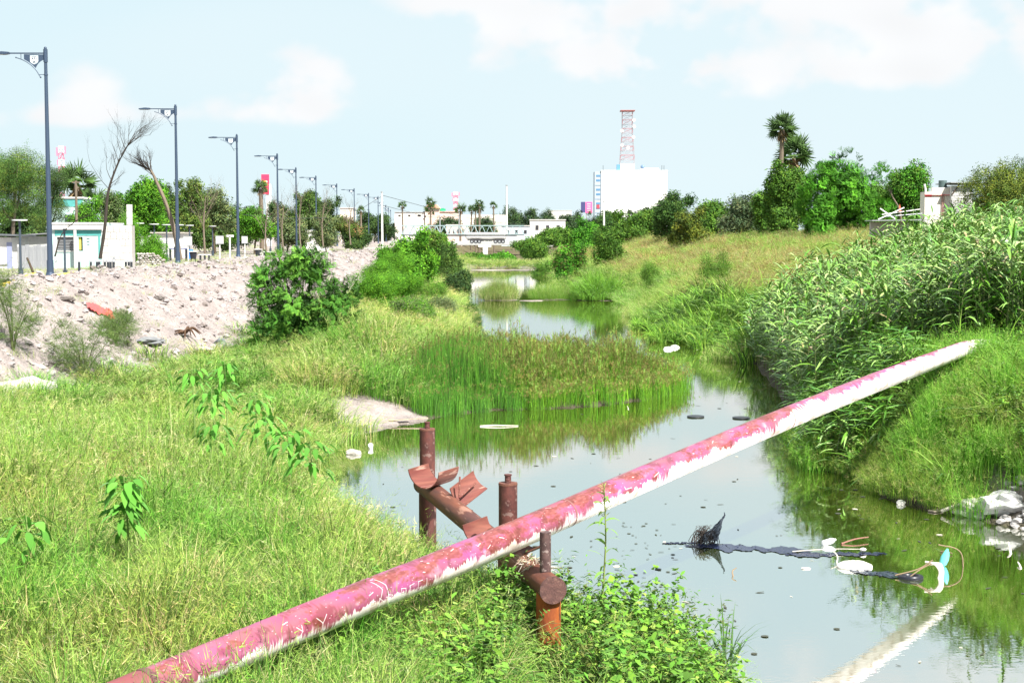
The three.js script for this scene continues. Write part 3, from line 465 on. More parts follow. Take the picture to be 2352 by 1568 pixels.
  for (let i = 0; i < 260; i++) { const t = R(-.28, .25), a = R(-1.3, 1.3), p = sc.clone().addScaledVector(dirB, t).add(V(Math.sin(a) * .12, Math.cos(a) * .09 - .05, 0)); st.hair(p, p.clone().add(V(R(-.05, .15) + Math.sin(a) * .1, R(-.22, .05), R(-.1, .12))), .012, vary([.42, .36, .28], .3)); }
  const straw = solo('straw_tangle', st.build(), std(0xffffff, .95, { vertexColors: true }), 'tangle of dry straw caught on the trestle beam below the pipe', 'straw', o);
}

// ---------- things floating in the canal ----------
{
  rnd = mulberry(303);
  const S = 1 / 1.0243, w = (x, y) => gp(x * S, y * S, 0), foam = std(lin(.78, .77, .72), .6, { map: mottle }), dry = std(lin(.36, .30, .22), .9, { map: barkTex }), bone = std(lin(.62, .58, .5), .8, { map: mottle }), black = std(lin(.012, .014, .022), .35);
  { // snagged branch heap with a torn bag
    const b = w(1660, 1276), g = thing('snagged_debris', 'dark twig heap with a torn grey bag sticking out of the water', 'debris', b); const tw = [];
    for (let i = 0; i < 60; i++) { const a = R(0, 6.28), q = R(.02, .28); tw.push(limb([V(Math.cos(a) * q * 1.3 - .05, -.06, Math.sin(a) * q), V(Math.cos(a) * q * .6 - .05 + R(-.06, .06), R(.08, .2), R(-.06, .06)), V(R(-.16, .12), R(.12, .3), R(-.06, .06))], .007, .003, 4, 4)); }
    part('twigs', merge(tw), std(lin(.05, .04, .035), .95), g, 'stuff');
    const s = new THREE.PlaneGeometry(.36, .34, 14, 14), p = s.attributes.position; for (let i = 0; i < p.count; i++) { const x = p.getX(i) / .36 + .5, y = p.getY(i) / .34 + .5; p.setXYZ(i, -.06 + x * .26 + .1 * y * x, .02 + y * (.16 + .26 * x * x), .05 * n2(x * 5, y * 5) + .06 * Math.sin(x * 7) - .02); } s.computeVertexNormals();
    part('torn_bag', s, std(lin(.2, .24, .3), .5, { map: mottle }), g); part('bag_tail', limb([V(.28, .4, 0), V(.31, .45, 0), V(.3, .5, .01)], .02, .006, 6), std(lin(.05, .06, .1), .5), g);
  }
  { // dark film of plastic lying on the water
    const mk = (x0, y0, x1, y1, wd, seed) => { const a = w(x0, y0), b = w(x1, y1), n = 60, pos = [], idx = []; for (let i = 0; i <= n; i++) { const t = i / n, k = wd * Math.pow(Math.sin(Math.PI * (.06 + .9 * t)), .6) * (.75 + .5 * n2(t * 6 + seed, 1)); for (let j = 0; j <= 6; j++) { const v = j / 6 - .5, p = a.clone().lerp(b, t); pos.push(p.x + .05 * n2(t * 20, v * 3 + seed), .006 + .012 * Math.max(0, n2(t * 26 + seed, v * 5)), p.z + v * k + .08 * n2(t * 9, seed)); } } for (let i = 0; i < n; i++) for (let j = 0; j < 6; j++) { const q = i * 7 + j, r = q + 7; idx.push(q, q + 1, r, r, q + 1, r + 1); } const g = new THREE.BufferGeometry(); g.setAttribute('position', new THREE.Float32BufferAttribute(pos, 3)); g.setIndex(idx); g.computeVertexNormals(); return g; };
    const film = std(lin(.012, .018, .05), .25);
    solo('plastic_film', mk(1612, 1284, 1905, 1297, .62, 1), film, 'long strip of dark plastic film floating beside the twig heap', 'plastic', V(0, 0, 0));
    solo('plastic_film', mk(1850, 1306, 2085, 1303, .36, 5), film, 'shorter dark plastic strip floating behind the white dome', 'plastic', V(0, 0, 0));
    solo('plastic_film', mk(2005, 1345, 2165, 1357, .42, 9), std(lin(.02, .03, .055), .2), 'dark wet film floating between white dome and black ring', 'plastic', V(0, 0, 0));
    solo('plastic_film', mk(1562, 1279, 1640, 1277, .05, 3), film, 'thin dark strand trailing left of the twig heap', 'plastic', V(0, 0, 0));
  }
  const stick = (a, b, r, label, m = bone, mid) => { const P = a.clone().lerp(b, .5); const pts = [a, mid || a.clone().lerp(b, .5).add(V(0, .02, 0)), b].map(v => v.clone().sub(P)); solo('stick', limb(pts, r, r * .6, 7), m, label, 'stick', P); };
  { // bottle
    const pr = [[0, 0], [.028, .004], [.034, .02], [.034, .15], [.028, .18], [.013, .205], [.013, .225], [0, .226]].map(q => new THREE.Vector2(...q)), g = new THREE.LatheGeometry(pr, 18).scale(1.4, 1.1, 1.4).rotateZ(-1.35).rotateY(.3), b = w(1944, 1283); solo('bottle', g, std(lin(.7, .72, .74), .3), 'pale plastic bottle floating at the end of the dark film', 'bottle', V(b.x - .06, .03, b.z));
  }
  stick(w(1865, 1300).setY(.02), w(2040, 1299).setY(.05), .009, 'thin pale stick lying across the dark plastic film'); solo('foam_scrap', rockGeo(2, .05, .03, .035, 2, .1), foam, 'small foam scrap on the tip of the pale stick', 'foam', w(2031, 1300).setY(.05));
  stick(w(1980, 1280).setY(.01), at(2044 * S, 1263 * S, 24.1), .014, 'dark stick with reddish tip beside the pale bottle', std(lin(.2, .09, .07), .8));
  stick(w(1968, 1325).setY(-.05), at(1955 * S, 1292 * S, 22.7), .012, 'bent pale twig standing left of the white dome', bone, at(1970 * S, 1306 * S, 22.6));
  { const g = new THREE.SphereGeometry(1, 32, 14, 0, 6.283, 0, 1.7), p = g.attributes.position; for (let i = 0; i < p.count; i++) p.setXYZ(i, p.getX(i) * .27, p.getY(i) * .085 + .01 * n2(p.getX(i) * 3, 2), p.getZ(i) * .2); g.computeVertexNormals(); solo('foam_dome', g, foam, 'smooth white foam dome half sunk in the water', 'foam', w(2011, 1334).setY(.012)); }
  solo('foam_scrap', rockGeo(8, .07, .012, .05, 2, .2), foam, 'flat white scrap left of the white dome', 'foam', w(1897, 1338).setY(.008));
  solo('rubber_ring', new THREE.TorusGeometry(.15, .035, 10, 36).rotateX(1.5), black, 'black rubber ring lying flat in the water', 'rubber ring', w(2143, 1359).setY(.012));
  { const b = w(2195, 1358), g = thing('rib_basket', 'pale curved ribs of a broken basket beside the black ring', 'basket', b); for (let i = 0; i < 4; i++) part('rib', limb([V(-.1 + i * .028, .22 - i * .012, -.05), V(.02 + i * .03, .2, 0), V(.09 + i * .018, .09, .03), V(.06 + i * .02, -.04, .05)], .017, .014, 6), bone, g); part('rod', limb([V(-.55, .03, 0), V(-.2, .13, 0), V(.0, .26, 0)], .011, .008, 6), dry, g); part('rod', limb([V(-.4, -.02, .05), V(-.15, .14, 0), V(-.02, .2, 0)], .01, .008, 6), dry, g); }
  { // hanging turquoise bag on a twig
    const top = at(2230 * S, 1290 * S, 22.2), g = thing('hanging_bag', 'small turquoise plastic bag hung on a bent twig above the water', 'bag', top); const s = new THREE.LatheGeometry([[.012, 0], [.03, -.03], [.045, -.06], [.062, -.12], [.07, -.18], [.055, -.25], [.02, -.28], [0, -.285]].map(q => new THREE.Vector2(...q)), 18), p = s.attributes.position; for (let i = 0; i < p.count; i++) p.setXYZ(i, p.getX(i) * (1 + .15 * n2(p.getY(i) * 20, i)) + p.getY(i) * .25, p.getY(i), p.getZ(i) * .6); s.computeVertexNormals();
    part('bag', s, std(lin(.10, .42, .40), .45), g); part('twig', limb([V(-.14, .06, 0), V(-.02, .035, 0), V(.03, .03, 0), V(.16, -.02, 0), V(.22, -.10, .0), V(.24, -top.y - .03, .02)], .009, .009, 6), dry, g);
  }
  stick(w(2380, 1303).setY(-.03), at(2373 * S, 1275 * S, 23.4), .022, 'pale stub of wood standing in the water at the right'); stick(w(2405, 1340).setY(-.03), at(2396 * S, 1322 * S, 22.3), .018, 'short pale stub at the right edge of the water');
  stick(w(1727, 1357).setY(-.03), w(1733, 1351).setY(.1), .012, 'tiny dark forked twig standing alone in open water', dry, w(1724, 1352).setY(.06));
  stick(at(2215 * S, 1282 * S, 23.2).setY(.01), at(2242 * S, 1287 * S, 23).setY(.02), .012, 'dark twig behind the turquoise bag', dry);
  for (const [x, y, l] of [[1637, 981, 'dark round lid floating nearer the reed spit'], [1744, 984, 'dark round lid floating nearer the canes']]) solo('floating_lid', new THREE.LatheGeometry([[0, .02], [.12, .02], [.2, .03], [.21, .01], [.2, 0], [0, -.004]].map(q => new THREE.Vector2(q[0] * 1.15, q[1])), 28), std(lin(.02, .025, .03), .5), l, 'lid', w(x, y).setY(.006), 'floating lids');
  solo('driftwood', limb([V(-.45, 0, 0), V(-.1, .03, 0), V(.12, .03, .01), V(.55, .01, -.04)], .03, .012, 7).scale(1, .8, 1.4), bone, 'pale pointed driftwood floating in front of the reed spit', 'driftwood', w(1170, 1003).setY(.005));
  stick(w(1480, 965).setY(-.02), at(1476 * S, 955 * S, 43), .012, 'pale stub poking up before the reeds');
  for (const [x, y, l] of [[1573, 822, 'white foam scrap drifting near the reed spit tip'], [1588, 818, 'white cup drifting beside the foam scrap']]) solo('foam_scrap', rockGeo(x, .2, .1, .14, 2, .25), foam, l, 'foam', w(x, y).setY(.03));
  solo('blue_bottle', new THREE.CapsuleGeometry(.09, .3, 4, 12).rotateZ(1.5), std(lin(.04, .3, .6), .4), 'blue plastic bottle at the foot of the arching grass', 'bottle', w(1697, 807).setY(.03));
  stick(w(1672, 938).setY(-.1), at(1680 * S, 930 * S, 47), .02, 'thin reed stub standing in the narrows', dry);
  solo('white_cup', new THREE.CylinderGeometry(.06, .045, .13, 16).rotateX(.6), whitePaint, 'small white cup at the left shore of the near pool', 'cup', w(872, 1055).setY(.04)); solo('concrete_chunk', rockGeo(31, .18, .08, .12, 2), std(lin(.4, .38, .34), .95, { map: mottle }), 'grey concrete chunk beside the white cup', 'rock', w(832, 1068).setY(.03));
  solo('white_shell', rockGeo(5, .09, .05, .07, 2), foam, 'white shell shaped scrap under the right bank', 'foam', w(2121, 1186).setY(.03));
  solo('plank', cbox(1.05, .025, .1, .004).rotateY(.25), std(lin(.5, .47, .42), .85, { map: barkTex }), 'weathered plank on the sand spit by the far trestle post', 'plank', V(-2.75, .12, -39.2)).rotation.z = .04;
  { const a = w(2215, 1210).setY(.06), b = at(2310 * S, 1172 * S, 26.2); b.y = Math.max(b.y, hAt(b.x, b.z) + .06); stick(a, b, .035, 'long pale pole lying against the right shore rubble'); solo('plank', cbox(.5, .02, .16, .004).rotateY(.5), std(lin(.56, .55, .53), .85, { map: barkTex }), 'pale board floating at the foot of the right shore', 'plank', w(2215, 1202).setY(.02)); }
  // scraps of leaf and scum on the water
  const fl = [], fg = [new THREE.CircleGeometry(1, 7).rotateX(-Math.PI / 2), new THREE.CircleGeometry(1, 5).rotateX(-Math.PI / 2).scale(1.6, 1, .5)];
  for (let i = 0; i < 900 && fl.length < 330; i++) { const d = 13 * Math.pow(8, rnd()), x = d * R(-.2, .42), q = bank(x, -d); if (!q.inside) continue; if (n2(x * .5, d * .35) < .05 && rnd() < .8) continue; const s = R(.015, .045) * (1 + d * .012); fl.push({ x, y: .008, z: -d, r: R(0, 6.28), tx: R(-.06, .06), tz: R(-.06, .06), sh: s, sv: 1, c: rnd() < .25 ? lin(.4, .38, .3) : lin(.04, .045, .03) }); }
  for (let i = 0; i < 60; i++) { const p = w(R(1450, 1590), R(1230, 1420)); fl.push({ x: p.x, y: .008, z: p.z, r: R(0, 6.28), sh: R(.015, .04), sv: 1, c: lin(.05, .06, .04) }); }
  sow('floating_litter', 'scattered leaf scraps and specks floating on the canal', 'litter', fg, std(0xffffff, .8), fl);
}
// ---------- trees, shrubs, palms ----------
const SP = {};
{ rnd = mulberry(401);
  SP.broad = [0, 1, 2].map(() => fluff(26, .42, .17, .09, [[1, 1, 1], [.8, .9, .8], [1.25, 1.15, 1], [.65, .8, .7]]));
  SP.fine = [0, 1, 2].map(() => fluff(60, .5, .14, .025, [[1, 1, 1], [.8, .9, .8], [1.2, 1.1, 1]]));
  SP.small = [0, 1, 2].map(() => fluff(40, .46, .11, .055, [[1, 1, 1], [.75, .85, .8], [1.25, 1.15, 1]]));
  SP.far = [0, 1, 2].map(() => fluff(24, .5, .3, .15, [[1, 1, 1], [.7, .82, .75], [1.3, 1.2, 1], [.5, .65, .6]]));
  SP.pinnate = [0, 1].map(() => frond(.62, 9, .05, .17, [[1, 1, 1], [.8, .88, .8], [1.2, 1.12, 1]]));
  SP.wisp = [0, 1].map(() => { const L = new Leafy(); for (let s = 0; s < 7; s++) { const a = R(0, 6.28), tip = V(Math.cos(a) * R(.1, .5), R(.35, .75), Math.sin(a) * R(.1, .5)); L.hair(V(), tip, .012, [.7, .7, .6]); for (let i = 0; i < 9; i++) { const p = tip.clone().multiplyScalar(R(.25, 1)); L.hair(p, p.clone().add(V(R(-.16, .16), R(-.02, .14), R(-.16, .16))), .012, vary([1, 1, 1], .2)); } } return L.build(); });
}
const crownMat = leafMat(0xffffff, .22);
/** a crown of leaf clumps over lobes [x, y, z, rx, ry, rz] under its tree */
function crown(parent, lobes, n, kind, col, size = 1, name = 'crown', hollow = .5, v = .2) {
  const area = lobes.map(l => Math.pow(l[3] * l[4] + l[4] * l[5] + l[3] * l[5], 1)), tot = area.reduce((a, b) => a + b, 0), spots = [];
  while (spots.length < n) {
    let r = rnd() * tot, k = 0; while (r > area[k]) r -= area[k++];
    const l = lobes[k], d = V(R(-1, 1), R(-1, 1), R(-1, 1)); if (d.lengthSq() > 1 || d.lengthSq() < .01) continue; d.normalize();
    const q = 1 - hollow * Math.pow(rnd(), 1.7) + .12 * n3(d.x * 3 + k, d.y * 3, d.z * 3); if (n3(d.x * 2.2 + k * 5, d.y * 2.2, d.z * 2.2) < -.55) continue;
    const p = V(l[0] + d.x * l[3] * q, l[1] + d.y * l[4] * q, l[2] + d.z * l[5] * q), qq = new THREE.Quaternion().setFromUnitVectors(UP, d.clone().add(V(R(-.7, .7), R(-.3, .9), R(-.7, .7))).normalize());
    const c = Array.isArray(col[0]) ? pick(col) : col, f = 1 + R(-v, v); spots.push({ x: p.x, y: p.y, z: p.z, q: qq, sh: size * R(.7, 1.25), c: lin(c[0] * f * (1 + R(-.1, .1)), c[1] * f, c[2] * f) });
  }
  sow(name, '', '', SP[kind], crownMat, spots, parent, 'stuff');
}
function lobesFor(w, h, y0, n, flat = 1) { const out = []; for (let i = 0; i < n; i++) { const a = i / n * 6.283 + R(-.4, .4), t = rnd(), q = R(.3, .78) * (1 - .45 * t); out.push([Math.cos(a) * w * q, y0 + h * (.2 + .62 * t), Math.sin(a) * w * q * .9, w * R(.26, .46), h * R(.15, .3) * flat, w * R(.26, .46)]); } for (let i = 0; i < 5; i++) out.push([R(-.85, .85) * w, y0 + h * R(.15, .95), R(-.6, .6) * w, w * R(.12, .22), h * R(.08, .14), w * R(.12, .22)]); out.push([0, y0 + h * .45, 0, w * .5, h * .36, w * .5]); return out; }
/** tree seen with its centre at px, its top at pyTop, half width hw (all in picture units), d metres away */
function tree(name, label, px, pyTop, hw, d, o = {}) {
  const c = at(px, 539, d), y0 = o.base ?? hAt(c.x, c.z) - .1, top = at(px, pyTop, d).y, w = hw * 1.18 / FV * d, h = top - y0, cb = o.crownBase ?? .28, g = thing(name, label, o.cat || 'tree', V(c.x, y0, c.z), o.group);
  const lob = o.lobes ? o.lobes(w, h) : lobesFor(w, h * (1 - cb), h * cb, o.n ?? 7), tr = o.trunk ?? Math.max(.05, h * .022), mat = o.bark || bark;
  const fork = V(R(-.1, .1) * w, h * (cb + .1), 0), tg = [limb([V(0, -.15, 0), V(R(-.06, .06) * w, h * cb * .5, 0), fork], tr, tr * .7, 8)];
  for (const l of lob.slice(0, o.limbs ?? 6)) tg.push(limb([fork, V(mix(fork.x, l[0], .5), mix(fork.y, l[1], .45), mix(fork.z, l[2], .5)), V(l[0], l[1] + l[4] * .5, l[2])], tr * .55, tr * .14, 6));
  part('trunk', merge(tg), mat, g);
  const far = d > 112 && ['small', 'fine'].includes(o.kind || 'small'); crown(g, lob, Math.round((o.dens ?? 420) * (far ? 1.5 : 1.25)), far ? 'far' : o.kind || 'small', o.col || [.07, .13, .03], (o.size ?? 1) * Math.max(.7, w * .3) * (far ? 1.05 : 1.1), 'crown', o.hollow, o.v);
  return g;
}
function palm(label, px, pyTop, d, hw, o = {}) {
  const c = at(px, 539, d), y0 = hAt(c.x, c.z) - .1, top = at(px, pyTop, d).y, w = hw / FV * d, hub = top - w * .55 - y0, g = thing('fan_palm', label, 'palm', V(c.x, y0, c.z), o.group), lean = R(-.02, .02) * hub, tw = o.tw ?? Math.max(.1, w * .13);
  part('trunk', limb([V(0, -.2, 0), V(lean * .4, hub * .5, 0), V(lean, hub, 0)], tw * 1.25, tw, 9), o.bark || paleBark, g);
  const L = new Leafy(); for (let k = 0; k < 15; k++) { const a = (k / 14 - .5) * 3.9, dir = V(Math.sin(a), Math.cos(a) * .9 + .1, -.12 * Math.cos(a)); L.leaf(V(0, .42, 0).add(dir.clone().multiplyScalar(.04)), dir, .58 * R(.9, 1.1), .085, [1, 1, 1], .18 * Math.abs(a), 3); } L.hair(V(0, 0, 0), V(0, .46, 0), .05, [.8, .9, .6]);
  const fan = L.build(), cols = [[.06, .12, .03], [.08, .16, .035], [.045, .09, .025]].map(q => leafMat(lin(...q), .2)), old = leafMat(lin(.26, .19, .10), .2);
  const nf = o.nf ?? 26; for (let i = 0; i < nf; i++) { const dead = i >= nf * .8, e = dead ? R(-1.35, -.9) : R(-.65, 1.35), a = i * 2.4 + R(-.3, .3), m = part(dead ? 'dead_frond' : 'frond', fan, dead ? old : pick(cols), g); m.position.set(lean, hub + (dead ? -.12 * w : 0), 0); m.quaternion.setFromUnitVectors(UP, V(Math.cos(a) * Math.cos(e), Math.sin(e), Math.sin(a) * Math.cos(e)).normalize()); m.rotateY(R(-.8, .8)); m.scale.setScalar(w * R(1.05, 1.35) * (dead ? .7 : 1)); }
  return g;
}
/** leafless tree: recursive boughs ending in bare twigs */
function bare(name, label, path, r, o = {}) {
  const p0 = path[0], g = thing(name, label, o.cat || 'tree', V(p0.x, p0.y - .2, p0.z), o.group), P = path.map(p => p.clone().sub(g.position)); P[0].y -= .1;
  part('trunk', limb(P, r, r * .25, 8, 24, .1), o.bark || greyBark, g); const c = new THREE.CatmullRomCurve3(P), br = [];
  const grow = (a, dir, l, rr, lev) => { const m = a.clone().addScaledVector(dir, l * .5).add(V(R(-.1, .1) * l, R(-.02, .12) * l, R(-.1, .1) * l)), b = a.clone().addScaledVector(dir, l).add(V(R(-.12, .12) * l, R(0, .2) * l, R(-.12, .12) * l)); br.push(limb([a, m, b], rr, rr * .3, lev ? 3 : 5, 4)); if (lev < 2) for (let k = 0; k < (lev ? 3 : 4); k++) grow(a.clone().lerp(b, R(.3, 1)), dir.clone().add(V(R(-.8, .8), R(-.3, .8), R(-.6, .6))).normalize(), l * R(.4, .7), rr * .42, lev + 1); };
  for (let i = 0; i < (o.n ?? 9); i++) { const t = R(o.from ?? .5, 1), a = c.getPoint(t), tan = c.getTangent(t); grow(a, tan.add(V(R(-.9, .9), R(-.2, .6), R(-.7, .7))).normalize(), (o.l ?? .9) * R(.6, 1.3), r * .2, 0); }
  part('branches', merge(br), o.twig || greyBark, g); return g;
}
{
  rnd = mulberry(402);
  const olive = [[.08, .15, .025], [.11, .19, .03], [.14, .2, .04]], mid = [[.06, .12, .022], [.09, .17, .03]], bright = [[.085, .24, .012], [.12, .31, .016], [.06, .18, .01]], dark = [[.03, .07, .018], [.05, .10, .022], [.07, .13, .03]], pale = [[.13, .18, .07], [.17, .21, .09], [.10, .15, .05]];
  // left, behind and among the houses
  tree('mesquite_tree', 'big dark green tree with pale forked trunks at the left edge', 20, 336, 100, 88, { kind: 'small', col: [[.04, .10, .02], [.06, .14, .022], [.09, .18, .03], [.14, .2, .03]], dens: 1500, bark: paleBark, n: 10, base: 2.9, crownBase: .3, size: .7 });
  tree('mesquite_tree', 'dark tree behind the nearest street lamp', 110, 372, 50, 104, { kind: 'small', col: dark, dens: 600, base: 2.9 });
  palm('short fan palm behind the turquoise upper storey', 178, 398, 120, 46, { nf: 30 }); palm('lower fan palm right of the turquoise upper storey', 212, 446, 116, 32);
  tree('shade_tree', 'yellow green tree between the turquoise house and lamp', 196, 452, 42, 98, { kind: 'broad', col: bright, dens: 500, base: 2.9, n: 6 });
  tree('shade_tree', 'leafy tree rising over the concrete block wall', 268, 436, 34, 100, { kind: 'broad', col: [...pale, ...mid], dens: 480, base: 2.9, v: .35 });
  tree('mesquite_tree', 'round bright green tree between the two leaning dead trees', 332, 420, 62, 128, { kind: 'fine', col: bright, dens: 900, base: 2.9, n: 9 });
  tree('mesquite_tree', 'dark tree left of the second street lamp', 388, 428, 34, 150, { kind: 'small', col: dark, dens: 420, base: 2.9 });
  tree('acacia_tree', 'thin crowned olive tree right of the second street lamp', 438, 404, 44, 140, { kind: 'fine', col: olive, dens: 300, base: 2.9, hollow: .9, n: 9 });
  tree('acacia_tree', 'sparse feathery tree left of the third street lamp', 494, 424, 50, 150, { kind: 'fine', col: pale, dens: 260, base: 2.9, hollow: .95, n: 9 });
  tree('mesquite_tree', 'low bright green tree right of the third street lamp', 583, 476, 44, 150, { kind: 'fine', col: bright, dens: 520, base: 2.9 });
  tree('mesquite_tree', 'grey green tree under the red sign', 640, 462, 34, 175, { kind: 'small', col: dark, dens: 420, base: 2.9 });
  tree('mesquite_tree', 'broad mid green tree behind the fifth street lamp', 702, 440, 44, 190, { kind: 'small', col: mid, dens: 700, base: 2.9 });
  tree('mesquite_tree', 'dark tree behind the sixth street lamp', 745, 446, 34, 200, { kind: 'small', col: dark, dens: 500, base: 2.9 });
  tree('acacia_tree', 'thin brownish tree by the seventh street lamp', 796, 490, 34, 190, { kind: 'fine', col: [...olive, [.22, .15, .07]], dens: 300, base: 2.9 });
  tree('mesquite_tree', 'dark low tree beyond the eighth street lamp', 858, 490, 40, 330, { kind: 'small', col: dark, dens: 360, base: 2.9 });
  for (const [x, t, w, d, k, l] of [[60, 470, 70, 130, dark, 'dark hedge like tree behind the left white wall'], [300, 500, 30, 96, bright, 'low bright bush beside the block wall'], [350, 545, 26, 94, bright, 'round green bush behind the stone heap'], [470, 476, 60, 165, mid, 'low green thicket tree behind the sign boards'], [545, 470, 44, 170, mid, 'green thicket tree behind the third street lamp'], [660, 486, 44, 170, pale, 'pale bush behind the fourth street lamp'], [745, 492, 40, 165, pale, 'pale bush behind the sixth street lamp'], [820, 530, 34, 190, dark, 'dark bush near the white utility pole']])
    tree('thicket_tree', l, x, t, w, d, { kind: 'small', col: k, dens: 420, base: 2.9, crownBase: .08, cat: 'tree' });
  palm('fan palm left of the red sign column', 601, 422, 190, 20, { nf: 24, tw: .25 });
  // leafless trees
  bare('dead_tree', 'tall leafless tree leaning right above the block wall', [[229, 590], [240, 520], [248, 440], [262, 395], [285, 345], [300, 325]].map(([x, y]) => at(x, y, 82)), .1, { n: 20, l: 1.3, from: .4 });
  bare('dead_tree', 'leafless pale trunk arching left beside the second street lamp', [[413, 592], [402, 540], [385, 480], [360, 420], [345, 392], [332, 385]].map(([x, y]) => at(x, y, 86)), .16, { n: 16, l: .9, from: .7, bark: paleBark });
  for (const [x, y0, y1, d, l] of [[470, 580, 450, 105, 'thin pale dead trunk between second and third street lamps'], [612, 585, 480, 120, 'slender white stemmed tree left of the fourth street lamp'], [650, 575, 470, 130, 'pale many stemmed bare tree right of the fourth street lamp'], [690, 570, 450, 140, 'bare grey tree behind the fifth street lamp'], [742, 565, 470, 150, 'bare twiggy tree right of the sixth street lamp'], [805, 560, 480, 170, 'bare thin tree at the eighth street lamp']])
    bare('bare_tree', l, [at(x, y0, d), at(x - 3, (y0 + y1) / 2, d), at(x + 2, y1, d)], .09, { n: 12, l: 1.5, from: .35, bark: paleBark, twig: paleBark });
  bare('dead_branch', 'dark dead branch leaning over the turquoise house roof', [[125, 585], [140, 540], [170, 510], [190, 500]].map(([x, y]) => at(x, y, 84)), .05, { n: 8, l: .7, from: .4, cat: 'branch' });
  // bright thickets beside the far left bank
  for (const [x, t, w, d, col, l] of [[850, 628, 55, 80, bright, 'low lime bush right of the feather leaved shrub'], [905, 625, 62, 88, bright, 'wide feathery bush on the mid left bank slope'], [975, 640, 46, 95, [...bright, ...olive], 'soft green bush near the left shore'], [945, 690, 50, 72, [...bright, ...pale], 'low pale green bush nearest the reed spit'], [1010, 690, 36, 84, pale, 'pale tufted bush on the left shore'], [1075, 705, 20, 92, mid, 'tiny bush at the left water edge'], [938, 528, 62, 120, bright, 'bright green feathery bush at the end of the dirt mound'], [992, 518, 46, 150, [...olive, ...bright], 'olive topped bush left of the footbridge'], [1022, 545, 34, 150, mid, 'dark green bush below the footbridge end'], [905, 575, 40, 105, bright, 'lime bush in front of the white utility pole'], [1050, 628, 34, 118, dark, 'dark shrub on the left shore of the far pool'], [880, 600, 60, 92, bright, 'low feathery green bush on the mid left bank']])
    tree('willow_bush', l, x, t, w, d, { kind: 'small', col, dens: 900, crownBase: .03, cat: 'bush', n: 9, size: .9 });
  // shrubs on the near left bank
  { const b = onGround(690, 790, 50), g = thing('leafy_shrub', 'dense dark green feather leaved shrub before the dirt mound', 'shrub', b), lob = [[-.95, 2.0, 0, .75, .65, .7], [.35, 2.55, 0, .75, .75, .7], [.95, 1.6, .1, .75, .6, .7], [0, 1.45, .3, 1.1, .85, .9], [-.6, 1.0, .2, .75, .55, .7], [.7, .75, .2, .7, .5, .7], [.15, 3.05, 0, .45, .4, .4], [-1.35, .7, .1, .5, .32, .4], [1.5, 1.95, 0, .4, .3, .4]];
    part('trunk', merge(lob.map(l => limb([V(0, -.2, 0), V(l[0] * .35, l[1] * .5, l[2] * .4), V(l[0], l[1], l[2])], .05, .012, 6))), twigMat, g); for (let i = 0; i < 16; i++) { const a = R(0, 3.14), q = R(.8, 1.15); lob.push([Math.cos(a) * 1.55 * q, 1.4 + Math.sin(a) * 1.75 * q, R(-.3, .5), .3, .22, .3]); } crown(g, lob, 430, 'pinnate', [[.05, .15, .018], [.075, .21, .024], [.11, .28, .034], [.03, .1, .014]], .66, 'crown', .95); }
  for (const [x, y, d, w, h, l] of [[196, 880, 41, 1.0, 1.75, 'wispy green shrub on the foot of the dirt mound'], [30, 850, 40, .9, 2.3, 'wispy thorny shrub at the left edge below the mound'], [265, 800, 46, .8, 1.0, 'low wispy shrub right of the first wispy shrub']]) {
    const b = onGround(x, y, d), g = thing('wispy_shrub', l, 'shrub', b), lob = []; for (let i = 0; i < 9; i++) lob.push([R(-.7, .7) * w, h * R(.3, .85), R(-.5, .5) * w, w * .42, h * .17, w * .4]); lob.push([0, h * .25, 0, w * .7, h * .2, w * .6]);
    part('stems', merge(lob.map(q => limb([V(0, -.15, 0), V(q[0] * .3, q[1] * .55, q[2] * .3), V(q[0] * 1.1, q[1] + q[4], q[2])], .022, .005, 5))), std(lin(.1, .13, .04), .9), g); crown(g, lob, 300, 'wisp', [[.12, .2, .05], [.16, .24, .07], [.09, .16, .04]], .5, 'foliage', .95); }
  // big leaved plants in the near grass
  const big = (x, y, d, w, h, n, l) => {
    const p = onGround(x, y, d), topY = at(x, y, d).y, g = thing('broad_leaf_plant', l, 'plant', p, 'broad leaved plants in the near grass'); const y1 = Math.max(.45, topY - p.y + h * .55 + .14); part('stem', limb([V(0, -.1, 0), V(.04, y1 * .5, 0), V(0, y1, 0)], .018, .008, 6), std(lin(.16, .25, .06), .8), g);
    const mats = [[.10, .30, .035], [.13, .38, .045], [.08, .24, .03]].map(c => leafMat(lin(...c), .3));
    for (let i = 0; i < n; i++) { const L = new Leafy(), a = i * 2.4 + R(-.4, .4), t = i / n, q = V(Math.cos(a) * w * R(.3, .95), y1 - h * t * R(.7, 1.1), Math.sin(a) * w * R(.3, .8)); L.hair(V(0, q.y - .02, 0), q, .01, [.8, .9, .6]); L.leaf(q, V(Math.cos(a) * .75, R(-.6, .35), Math.sin(a) * .75), R(.15, .24) * (w + .58), R(.075, .115), [1, 1, 1], R(.4, .9), 5); part('leaf', L.build(), pick(mats), g); }
  };
